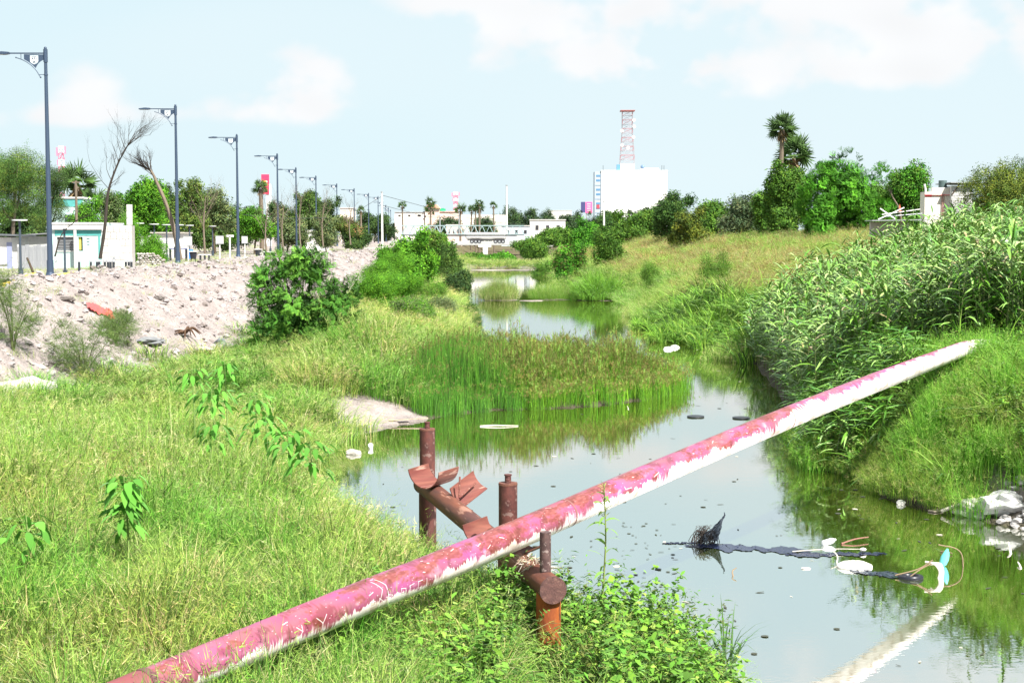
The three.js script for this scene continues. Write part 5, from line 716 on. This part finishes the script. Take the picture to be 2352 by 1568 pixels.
// ---------- right side: house, trees, scrap ----------
{
  rnd = mulberry(505);
  const cream = plaster(lin(.78, .74, .68)), white = plaster(lin(.72, .72, .71)), red = std(lin(.6, .05, .06), .7), dark = std(lin(.015, .015, .02), .6), D = 80, k = D / 3500, X = s => (s - 1204) * k, Y = s => ats(0, s, D).y;
  { const yb = 4.0, x0 = X(2172), x1 = X(2230), g = thing('cream_hut', 'small cream hut with red painted band above the canes', 'house', V((x0 + x1) / 2, yb, -D)), o = g.position, w = x1 - x0, h = Y(451) - yb;
    part('wall', box(w, h, .9, 0, h / 2, -.45), cream, g); part('parapet', cbox(w * .7, Y(446) - Y(457), .2, .02, w * .13, h + .1, -.1), cream, g); part('red_band', box(X(2188) - x0, .12, .02, (X(2188) + x0) / 2 - o.x, Y(460) - yb, .012), red, g); part('ledge', cbox(w + .04, .03, .08, .008, 0, Y(457) - yb - .04, .03), red, g); part('drain_pipe', merge([rod(V(X(2212) - o.x, Y(508) - yb, .06), V(X(2212) - o.x, Y(456) - yb, .06), .025), rod(V(X(2216) - o.x, Y(508) - yb, .06), V(X(2216) - o.x, Y(456) - yb, .06), .02)]), std(lin(.3, .14, .12), .7), g); part('vent_pipe', rod(V(-w / 2 + .12, h - .1, -.2), V(-w / 2 + .02, h + .42, -.2), .06), whitePaint, g); part('water_tank', new THREE.CylinderGeometry(.22, .22, .4, 16).translate(w * .32, h + .42, -.5), std(lin(.07, .11, .11), .6), g); }
  { const yb = 4.0, x0 = X(2229), x1 = X(2278), g = thing('block_house', 'unplastered grey white block house right of the cream hut', 'house', V((x0 + x1) / 2, yb, -D + .35)), w = x1 - x0, h = Y(437) - yb, rows = 13, cols = 3, bw = w / cols, bh = h / rows, ms = [[.56, .56, .56], [.62, .62, .61], [.5, .5, .5]].map(c => plaster(lin(...c), 2)), bg = cbox(bw - .014, bh - .014, .1, .01);
    part('core', box(w - .02, h - .02, 2.4, 0, h / 2, -1.22), white, g); for (let r = 0; r < rows; r++) for (let q = 0; q < cols; q++) { const m = part('block', bg, pick(ms), g); m.position.set(-w / 2 + bw * (q + .5) + (r % 2 ? .02 : -.02), bh * (r + .5), .02 + R(-.005, .005)); }
    const rf = part('roof_sheet', box(w + 1.5, .05, 2.9, .55, h + .14, -1.1).rotateZ(-.02), galv, g); part('rafter', merge([rod(V(-w / 2, h - .5, .1), V(-w / 2 + .45, h + .12, .1), .035), rod(V(.1, h - .1, .1), V(.3, h + .12, .1), .03)]), bark, rf);
    part('wing_wall', box(1.0, h * .55, .15, w / 2 + .5, h * .275, -.3), white, g); const wn = part('window_opening', box(1.0, .62, .03, w / 2 + .85, h * .62, -.22), dark, g); part('jamb', box(.07, .66, .1, w / 2 + .36, h * .62, -.2), std(lin(.1, .1, .3), .7), wn); part('side_room', box(1.6, h * .8, 2, w / 2 + 1.2, h * .4, -1.5), white, g); }
  { const d = 76, g = thing('scrap_shelter', 'low shelter of loose boards and sheets left of the cream hut', 'shelter', V(ats(2110, 530, d).x, ats(0, 530, d).y - .6, -d)), kk = d / 3500; part('low_wall', box(2.0, .75, .2, -.35, .4, 0), plaster(lin(.5, .48, .46)), g); part('roof_sheet', box(2.9, .05, 1.6, 0, .86, .1).rotateZ(.015), galv, g); for (const [a, b, r] of [[[-1.0, .9, .3], [.35, 1.5, .1], .035], [[-.9, 1.45, .2], [-.15, .92, .3], .04], [[-.7, 1.15, -.2], [1.25, 1.42, -.2], .03], [[-.6, 1.05, 0], [1.3, 1.2, 0], .03]]) part('board', rod(V(...a), V(...b), r, r, 6), pick([galv, greyBark, whitePaint]), g); part('red_pennant', new THREE.ConeGeometry(.08, .4, 4).translate(.18, 1.5, -.1), std(lin(.55, .12, .06), .8), g); }
  bare('dead_tree', 'short grey dead stem standing over the scrap shelter', [[2072, 518], [2066, 480], [2050, 450], [2047, 440]].map(([x, y]) => at(x, y, 78)), .07, { n: 5, l: .4, from: .5, bark: paleBark });
  { const a = at(2290, 529, 47), b = at(2420, 531, 47); solo('pale_cable', limb([a, a.clone().lerp(b, .5).add(V(0, -.02, 0)), b].map(v => v.clone().sub(a)), .025, .025, 6), whitePaint, 'pale cable stretched above the canes at the right edge', 'cable', a); }
  solo('white_bag', rockGeo(91, .16, .22, .14, 3, .3), whitePaint, 'white plastic bag caught in the canes at the right', 'bag', at(2308, 565, 40)); 
  const bright = [[.07, .24, .014], [.10, .32, .02], [.05, .17, .012]], mid = [[.07, .16, .018], [.10, .21, .022]], dk = [[.04, .10, .02], [.065, .135, .025]], yel = [[.12, .17, .025], [.2, .24, .03], [.07, .11, .02]], grey = [[.09, .13, .06], [.12, .16, .08]], b = 3.6;
  tree('feathery_tree', 'bright green dome shaped tree right of the palm', 1936, 358, 92, 112, { kind: 'pinnate', col: bright, dens: 1500, base: b, crownBase: .1, n: 12, size: .62 });
  tree('bushy_tree', 'small bright tree at the foot of the dome shaped tree', 1888, 452, 34, 105, { kind: 'pinnate', col: bright, dens: 300, base: b, crownBase: .1 });
  tree('bushy_tree', 'tall dull green tree below the palm', 1806, 388, 62, 125, { kind: 'small', col: mid, dens: 1100, base: b, crownBase: .12, n: 10 });
  palm('tall fan palm standing above the right hand trees', 1790, 277, 138, 34, { nf: 40, tw: .2 }); palm('lower fan palm half hidden behind the tall one', 1822, 330, 142, 46, { nf: 40, tw: .2 });
  tree('bushy_tree', 'green tree right of the dome shaped tree', 2030, 402, 50, 125, { kind: 'fine', col: mid, dens: 700, base: b, crownBase: .1 }); tree('bushy_tree', 'taller green tree left of the cream hut', 2092, 372, 58, 118, { kind: 'fine', col: [...bright, ...mid], dens: 900, base: b, crownBase: .1, n: 9 });
  tree('citrus_tree', 'yellow green broad leaved tree over the block house', 2300, 366, 96, 74, { kind: 'broad', col: yel, dens: 1500, base: b, crownBase: .2, n: 12, size: .62 }); tree('citrus_tree', 'dark tree at the far right edge', 2372, 322, 40, 86, { kind: 'small', col: dk, dens: 500, base: b });
  for (const [x, t, w, d, c, l] of [[1715, 452, 54, 140, grey, 'grey green tree left of the dull green tree'], [1640, 470, 62, 150, mid, 'wide green tree in the middle of the right tree line'], [1578, 474, 46, 140, yel, 'yellow green bush in the right tree line'], [1540, 440, 46, 165, dk, 'darker tree beside the white tower building'], [1760, 440, 40, 132, mid, 'green tree filling the gap left of the palm'], [1470, 478, 56, 190, mid, 'green tree in front of the white tower building'], [1405, 490, 40, 210, dk, 'dark tree at the left foot of the white tower building'], [1345, 508, 44, 200, bright, 'bright bush at the head of the right bank'], [1275, 522, 46, 200, mid, 'green bush beside the footbridge right end'], [1220, 548, 38, 190, mid, 'low green bush under the footbridge right end'], [1150, 586, 46, 242, bright, 'bright low bush at the end of the far pool'], [1090, 588, 42, 246, mid, 'low bush left of the bridge pier'], [1010, 590, 36, 190, [...mid, [.2, .17, .06]], 'brown green bush on the far left shore'], [1310, 560, 40, 160, [...bright, [.2, .17, .06]], 'mixed bush on the far right slope'], [1400, 530, 38, 150, mid, 'small bush on the crest of the far right slope']])
    tree('thicket_tree', l, x, t, w, d, { kind: 'small', col: c, dens: 520, base: d > 185 && x < 1330 ? Math.max(.1, at(x, t, d).y - 2.6) : undefined, crownBase: .04, n: 8 });
}
{
  rnd = mulberry(507);
  const gr = [[.07, .16, .018], [.10, .22, .022]], br = [[.13, .13, .04], [.17, .12, .05], [.09, .13, .03]];
  for (const [x, t, w, d, c, l] of [[1500, 600, 34, 104, gr, 'low green shrub on the right slope behind the arching grass'], [1650, 574, 44, 84, gr, 'green shrub on the right slope above the arching grass'], [1255, 600, 34, 185, gr, 'low shrub at the right end of the far pool']]) tree('slope_shrub', l, x, t, w, d, { kind: 'small', col: c, dens: 260, crownBase: .02, cat: 'shrub', n: 6, size: .8 });
}
// ---------- the far end: bridges, town, towers ----------
{
  rnd = mulberry(506);
  const steel = std(lin(.30, .40, .42), .5, { metalness: .3 }), white = plaster(lin(.8, .8, .78)), dark = std(lin(.03, .03, .035), .6), peach = plaster(lin(.74, .58, .50)), cream = plaster(lin(.76, .70, .64));
  { // footbridge
    const D = 250, k = D / 3500, X = s => (s - 1204) * k, Y = s => ats(0, s, D).y, g = thing('footbridge', 'long grey steel truss footbridge crossing the far end of the canal', 'bridge', V(X(1090), Y(553), -D)), o = g.position, x0 = X(946) - o.x, x1 = X(1232) - o.x, h = Y(531) - Y(553), n = 16;
    part('deck', cbox(x1 - x0, .25, 1.8, .03, (x0 + x1) / 2, -.05, 0), std(lin(.06, .065, .07), .7), g);
    for (const z of [-.9, .9]) { part('top_chord', cbox(x1 - x0, .16, .12, .02, (x0 + x1) / 2, h, z), steel, g); part('bottom_chord', cbox(x1 - x0, .14, .12, .02, (x0 + x1) / 2, .17, z), steel, g); for (let i = 0; i < n; i++) { const a = mix(x0, x1, i / n), b = mix(x0, x1, (i + 1) / n), m = (a + b) / 2; part('diagonal', rod(V(a, .2, z), V(m, h, z), .055, .055, 6), steel, g); part('diagonal', rod(V(m, h, z), V(b, .2, z), .055, .055, 6), steel, g); } }
    for (const q of [x0 + .6, x1 - .6]) part('abutment', box(1.2, 2.5, 2.4, q, -1.35, 0), white, g); }
  { // road bridge and tank trailer
    const D = 300, grey = plaster(lin(.42, .43, .42)), k = D / 3500, X = s => (s - 1204) * k, Y = s => ats(0, s, D).y, g = thing('road_bridge', 'low white concrete road bridge behind the footbridge', 'bridge', V(X(1140), 0, -D)); part('deck', cbox(34, .35, 6, .03, -3, Y(575), -3), grey, g); part('parapet', cbox(34, .5, .2, .03, -3, Y(575) + .4, -5.7), grey, g); part('pier_cap', cbox(2.6, .4, 1, .03, 0, Y(579), -.4), white, g); part('pier', cbox(1.0, 3, .9, .03, .1, Y(583) - 1.4, -.4), white, g);
    const t = thing('tank_trailer', 'white tank trailer parked on the road bridge', 'trailer', V(X(1143), Y(573), -D - 2)); part('tank', new THREE.CapsuleGeometry(.75, 7.2, 6, 20).rotateZ(Math.PI / 2).translate(0, 1.5, 0), std(lin(.75, .73, .72), .35), t); part('chassis', box(7.6, .16, .9, 0, .72, 0), dark, t); for (const q of [-2.9, -2.1, -1.4, 1.9, 2.7, 3.4]) { const wv = part('wheel', new THREE.CylinderGeometry(.42, .42, .3, 18).rotateX(Math.PI / 2).translate(q, .42, .75), dark, t); part('rim', new THREE.CylinderGeometry(.2, .2, .04, 14).rotateX(Math.PI / 2).translate(q, .42, .92), galv, wv); } }
  { // white tower building
    const D = 620, k = D / 3500, X = s => (s - 1204) * k, Y = s => ats(0, s, D).y, g = thing('telephone_exchange', 'big windowless white building carrying a lattice mast', 'building', V(X(1490), 2.5, -D)), o = g.position, x0 = X(1413) - o.x, x1 = X(1568) - o.x, h = Y(402) - o.y, blue = std(lin(.10, .22, .38), .2), pan = std(lin(.84, .84, .83), .8);
    part('front_wall', box(x1 - x0, h, 24, (x0 + x1) / 2, h / 2, -12), pan, g); part('coping', cbox(x1 - x0 + .3, .35, 24.4, .05, (x0 + x1) / 2, h + .1, -12), white, g);
    const st = part('stair_face', box(X(1413) - X(1398), h - .2, 10, (X(1405.5)) - o.x - .01, h / 2 - .1, -5.4), std(lin(.36, .44, .52), .5), g); for (let i = 0; i < 14; i++) { const y = h * (.06 + i * .066); if (i % 3 !== 2) part('window', box(1.7, .8, .06, X(1406) - o.x, y + .4, -.36), blue, st); else part('spandrel', box(2.3, .25, .08, X(1406) - o.x, y + .3, -.35), std(lin(.2, .25, .32), .5), st); } part('red_sign', box(1.3, 1.6, .1, X(1406) - o.x, h * .49, -.3), std(lin(.4, .06, .09), .5), st);
    for (let i = 0; i < 5; i++) part('wall_joint', box(x1 - x0 - .5, .05, .03, (x0 + x1) / 2, h * (.17 + i * .165), .016), std(lin(.7, .7, .7), .8), g);
    part('penthouse', box(X(1493) - X(1460), Y(384) - Y(402), 6, X(1476) - o.x, h + (Y(384) - Y(402)) / 2, -6), pan, g); part('roof_room', box(X(1545) - X(1505), Y(394) - Y(402), 8, X(1530) - o.x, h + (Y(394) - Y(402)) / 2, -8), pan, g); part('blue_unit', box(1.6, 2.6, 2, X(1455) - o.x, h + 1.5, -4), std(lin(.1, .25, .42), .5), g); part('dish', merge([new THREE.SphereGeometry(1.1, 16, 8, 0, 6.28, 0, 1.0).rotateX(1.1).rotateZ(.5).translate(X(1512) - o.x, h + 1.6, -3), rod(V(X(1512) - o.x, h, -3), V(X(1512) - o.x, h + 1.5, -3), .12)]), std(lin(.12, .2, .32), .5), g); for (const sx of [1418, 1556, 1561]) part('aerial', rod(V(X(sx) - o.x, h, -2), V(X(sx) - o.x, h + 2.4, -2), .08), darkMetal, g);
    const base = Y(384), top = Y(258), m = thing('lattice_mast', 'red and white lattice mast on the roof of the white building', 'mast', V(X(1476), base, -D - 6)), H = top - base, n = 12, w = t => mix(3.0, 2.1, Math.min(1, t * 1.6)), redm = std(lin(.36, .15, .17), .6), whm = std(lin(.30, .28, .31), .6);
    for (let i = 0; i < n; i++) { const t0 = i / n, t1 = (i + 1) / n, mt = i % 2 ? redm : whm, gs = []; for (const [sx, sz] of [[-1, -1], [1, -1], [1, 1], [-1, 1]]) gs.push(rod(V(sx * w(t0), t0 * H, sz * w(t0)), V(sx * w(t1), t1 * H, sz * w(t1)), .085, .085, 5)); for (const sz of [-1, 1]) { gs.push(rod(V(-w(t0), t0 * H, sz * w(t0)), V(w(t1), t1 * H, sz * w(t1)), .042, .042, 4), rod(V(w(t0), t0 * H, sz * w(t0)), V(-w(t1), t1 * H, sz * w(t1)), .042, .042, 4), rod(V(-w(t1), t1 * H, sz * w(t1)), V(w(t1), t1 * H, sz * w(t1)), .075, .075, 4)); } for (const sx of [-1, 1]) gs.push(rod(V(sx * w(t0), t0 * H, -w(t0)), V(sx * w(t1), t1 * H, w(t1)), .045, .045, 4)); part('mast_section', merge(gs), mt, m); }
    part('platform', cbox(6, .35, 6, .05, 0, H, 0), std(lin(.3, .1, .1), .6), m); for (const [a, b] of [[2.6, .82], [2.7, .7], [-2.4, .62], [.2, .3], [2.4, .5], [-2.3, .35]]) part('drum_aerial', new THREE.CylinderGeometry(.7, .7, .5, 14).rotateX(1.57).translate(a, b * H, 2.4), whitePaint, m); }
  const mast = (label, sx, y0, y1, d, hw) => { const p = ats(sx, y0, d), H = ats(0, y1, d).y - p.y, g = thing('radio_mast', label, 'mast', p), w = hw * d / 3500; for (let i = 0; i < 8; i++) { const a = i / 8 * H, b = (i + 1) / 8 * H, gs = []; for (const q of [-1, 1]) gs.push(rod(V(q * w, a, 0), V(q * w, b, 0), w * .13, w * .13, 5), rod(V(q * w, a, -w * 1.6), V(0, b, -w * 1.6), w * .1, w * .1, 5)); gs.push(rod(V(-w, a, 0), V(w, b, 0), w * .1, w * .1, 4), rod(V(w, a, 0), V(-w, b, 0), w * .1, w * .1, 4), rod(V(-w, b, 0), V(w, b, 0), w * .12, w * .12, 4)); part('mast_section', merge(gs), i % 2 ? std(lin(.7, .7, .72), .6) : std(lin(.6, .12, .22), .6), g); } part('aerials', merge([box(w * .6, H * .16, w * .4, -w * 1.6, H * .9, 0), box(w * .5, H * .14, w * .4, w * 1.6, H * .93, 0), box(w * .4, H * .1, w * .4, -w * 1.4, H * .7, 0)]), std(lin(.55, .2, .3), .6), g); };
  mast('red and white radio mast behind the left trees', 145, 470, 344, 300, 6); mast('faint distant radio mast above the town centre', 1072, 510, 452, 800, 5);
  { // red sign column
    const d = 230, p = ats(625, 560, d), k = d / 3500, y0 = 2.8, g = thing('sign_column', 'white column carrying a tall red sign with yellow mark', 'sign', V(p.x, y0, -d)), top = ats(0, 410, d).y - y0; part('column', box(.75, top - 1.5, .5, .45, (top - 1.5) / 2, -.3), white, g); const s = part('red_panel', cbox(18 * k, 46 * k, .25, .03, 0, top - 23 * k, 0), std(lin(.62, .03, .10), .6), g); part('yellow_mark', new THREE.TorusGeometry(.28, .11, 8, 20, 4.6).rotateZ(.8).translate(-.02, top - 21 * k, .14), std(lin(.7, .6, .08), .5), s); part('white_mark', new THREE.CircleGeometry(.16, 16).translate(.22, top - 17 * k, .14), whitePaint, s); }
  { // hotel
    const D = 400, k = D / 3500, X = s => (s - 1204) * k, Y = s => ats(0, s, D).y, g = thing('peach_building', 'long peach coloured building with gabled tower beyond the promenade', 'building', V(X(1010), 2.5, -D)), o = g.position, blk = (a, b, y, m, z = 0, nm = 'wing') => part(nm, box(X(b) - X(a), Y(y) - o.y, 10, (X(a) + X(b)) / 2 - o.x, (Y(y) - o.y) / 2, -5 + z), m, g);
    blk(929, 998, 499, cream); blk(1034, 1083, 499, peach); blk(1083, 1190, 505, cream, -3); blk(1000, 1034, 490, peach, .4, 'tower'); const s = new THREE.Shape(); s.moveTo(-2.1, 0); s.lineTo(2.1, 0); s.lineTo(1.2, 1.0); s.lineTo(-1.2, 1.0); s.closePath(); part('gable_roof', new THREE.ExtrudeGeometry(s, { depth: 8, bevelEnabled: false }).translate(X(1017) - o.x, Y(490) - o.y, -7), std(lin(.6, .32, .22), .8), g);
    part('cornice', box(X(998) - X(929) + .3, .3, 10.4, (X(929) + X(998)) / 2 - o.x, Y(499) - o.y + .1, -5), std(lin(.3, .34, .36), .7), g); part('cornice', box(X(1083) - X(1034) + .2, .2, 10.4, (X(1034) + X(1083)) / 2 - o.x, Y(499) - o.y + .1, -5), std(lin(.6, .3, .22), .8), g); for (const [sx, sy] of [[940, 507], [963, 507], [985, 507], [988, 507], [1000, 509]]) part('window', box(.6, .45, .05, X(sx) - o.x, Y(sy) - o.y, .03 + (sx > 998 ? .4 : 0)), dark, g);
    part('green_sign', (() => { const q = new THREE.Shape(); q.moveTo(-.8, 0); q.lineTo(.8, 0); q.lineTo(.8, .5); q.quadraticCurveTo(0, 1.0, -.8, .5); q.closePath(); return new THREE.ExtrudeGeometry(q, { depth: .2, bevelEnabled: false }).translate(X(1041) - o.x, Y(496) - o.y, -1); })(), std(lin(.02, .36, .18), .5), g); }
  for (const [a, b, y0, y, d, c, l] of [[1247, 1330, 545, 518, 330, [.8, .78, .76], 'white flat building right of the footbridge'], [1290, 1345, 530, 496, 520, [.8, .78, .76], 'distant white building left of the billboard'], [1180, 1250, 545, 532, 340, [.6, .68, .74], 'low pale blue shed behind the footbridge'], [1050, 1085, 560, 530, 330, [.74, .58, .52], 'small peach house behind the footbridge'], [800, 830, 530, 490, 330, [.74, .66, .58], 'cream house behind the eighth street lamp'], [700, 760, 575, 545, 180, [.76, .75, .74], 'low white hut behind the feather leaved shrub']]) { const p = ats((a + b) / 2, y0, d), w = (b - a) * d / 3500, yb = Math.min(p.y, 2.9) - .5, h = ats(0, y, d).y - yb, g = thing('town_house', l, 'building', V(p.x, yb, -d)); part('wall', box(w, h, 6, 0, h / 2, -3), plaster(lin(...c)), g); part('roof_edge', cbox(w + .3, .22, 6.3, .03, 0, h + .08, -3), plaster(lin(.6, .58, .56)), g); for (let i = 0; i < 3; i++) part('window', box(w * .09, h * .18, .05, w * (-.3 + i * .3), h * .72, .027), dark, g); }
  { const d = 480, p = ats(1380, 500, d), g = thing('billboard', 'pink and dark blue billboard left of the white tower building', 'billboard', V(p.x, 2.5, -d)), y = ats(0, 488, d).y - 2.5; part('pink_panel', cbox(2.2, 3.6, .2, .03, .75, y, 0), std(lin(.7, .12, .32), .6), g); part('blue_panel', cbox(1.4, 3.4, .2, .03, -1.1, y + .1, 0), std(lin(.05, .05, .16), .6), g); part('white_lettering', merge([0, 1, 2, 3].map(i => box(1.2 - .2 * (i % 2), .22, .03, .75, y + 1.1 - i * .7, .12))), whitePaint, g); part('post', box(.4, y, .4, 0, y / 2, -.3), galv, g); }
  // poles and wires
  const pole = (label, sx, y0, y1, d, r, m = whitePaint) => { const p = ats(sx, y0, d), h = ats(0, y1, d).y - p.y + .6, g = thing('tall_pole', label, 'pole', V(p.x, p.y - .6, p.z)); part('shaft', new THREE.CylinderGeometry(r * .7, r, h, 12).translate(0, h / 2, 0), m, g); part('cap', new THREE.CylinderGeometry(r * .9, r * .9, .15, 12).translate(0, h, 0), galv, g); return V(p.x, p.y - .6 + h, p.z); };
  const p1 = pole('white utility pole where the lamp row ends', 899, 572, 452, 150, .12), p2 = pole('tall white pole standing behind the footbridge', 1192, 552, 436, 262, .2); pole('thin white pole before the white tower building', 1421, 520, 474, 200, .14); pole('pale pole left of the footbridge truss', 1035, 545, 510, 262, .14, galv); pole('pale pole behind the footbridge middle', 1080, 545, 500, 300, .14, galv);
  const wire = (label, a, b, sag, r = .02) => { const m = a.clone().lerp(b, .5); m.y -= sag; solo('overhead_wire', limb([a, m, b].map(v => v.clone().sub(a)), r, r, 5, 24), darkMetal, label, 'wire', a); };
  wire('upper overhead wire from white utility pole towards town', p1.clone().add(V(0, -.3, 0)), ats(1240, 528, 300), .8, .025); wire('lower overhead wire from white utility pole', p1.clone().add(V(0, -1.3, 0)), ats(1070, 510, 320), .6, .025); wire('overhead wire dipping left of the white utility pole', ats(780, 492, 170), p1.clone().add(V(0, -.4, 0)), .8, .02); wire('pale wire between third and sixth street lamps', ats(570, 505, 140), ats(770, 512, 150), .2, .02);
  // far palms and the tree line of the town
  for (const [sx, y, d, hw, l] of [[948, 477, 330, 8, 'small palm left of the peach building'], [1014, 468, 330, 9, 'taller palm in front of the gabled tower'], [1012, 484, 330, 11, 'lower palm in front of the gabled tower'], [1083, 485, 330, 11, 'bushy palm right of the green sign'], [1108, 488, 340, 8, 'short palm left of the twin palms'], [1119, 484, 340, 7, 'small palm between two far palms'], [1128, 471, 340, 8, 'tall slim palm before the far trees'], [1163, 478, 340, 7, 'slim palm left of the tall white pole'], [850, 489, 280, 8, 'small palm right of the eighth street lamp'], [1128, 483, 345, 9, 'second crown palm beside the tall slim palm']]) palm(l, sx * S1, y * S1, d, hw * 1.4, { nf: 16, tw: .16 });
  const dk = [[.035, .075, .03], [.05, .095, .035], [.06, .11, .035]]; [[905, 505], [950, 515], [1000, 518], [1050, 512], [1095, 506], [1140, 508], [1185, 500], [1215, 488], [1250, 492], [1290, 494], [1325, 496], [1360, 500], [1400, 498], [1440, 496], [1490, 492], [1540, 488], [1600, 490], [1680, 492], [1760, 490], [1850, 492], [1950, 490], [2050, 488], [2150, 488]].forEach(([sx, y], i) => tree('far_tree', ['dark far tree at the very left of the town skyline', 'far tree behind the peach building'][i] || `far tree of the town skyline, number ${i + 1} from the left`.replace(/number (\d+)/, (_, q) => ['third', 'fourth', 'fifth', 'sixth', 'seventh', 'eighth', 'ninth', 'tenth', 'eleventh', 'twelfth', 'thirteenth', 'fourteenth', 'fifteenth', 'sixteenth', 'seventeenth', 'eighteenth', 'nineteenth', 'twentieth', 'twenty first', 'twenty second', 'twenty third'][q - 3]), sx * S1, y * S1, 26 + (i * 7) % 12, 370 + (i * 37) % 90, { kind: 'small', col: dk, dens: 260, base: 2.5, crownBase: .05, group: 'far trees of the town skyline', n: 6 }));
}
scene.traverse(o => { if (o.isMesh) { o.castShadow = true; o.receiveShadow = true; } });
renderer.render(scene, camera);
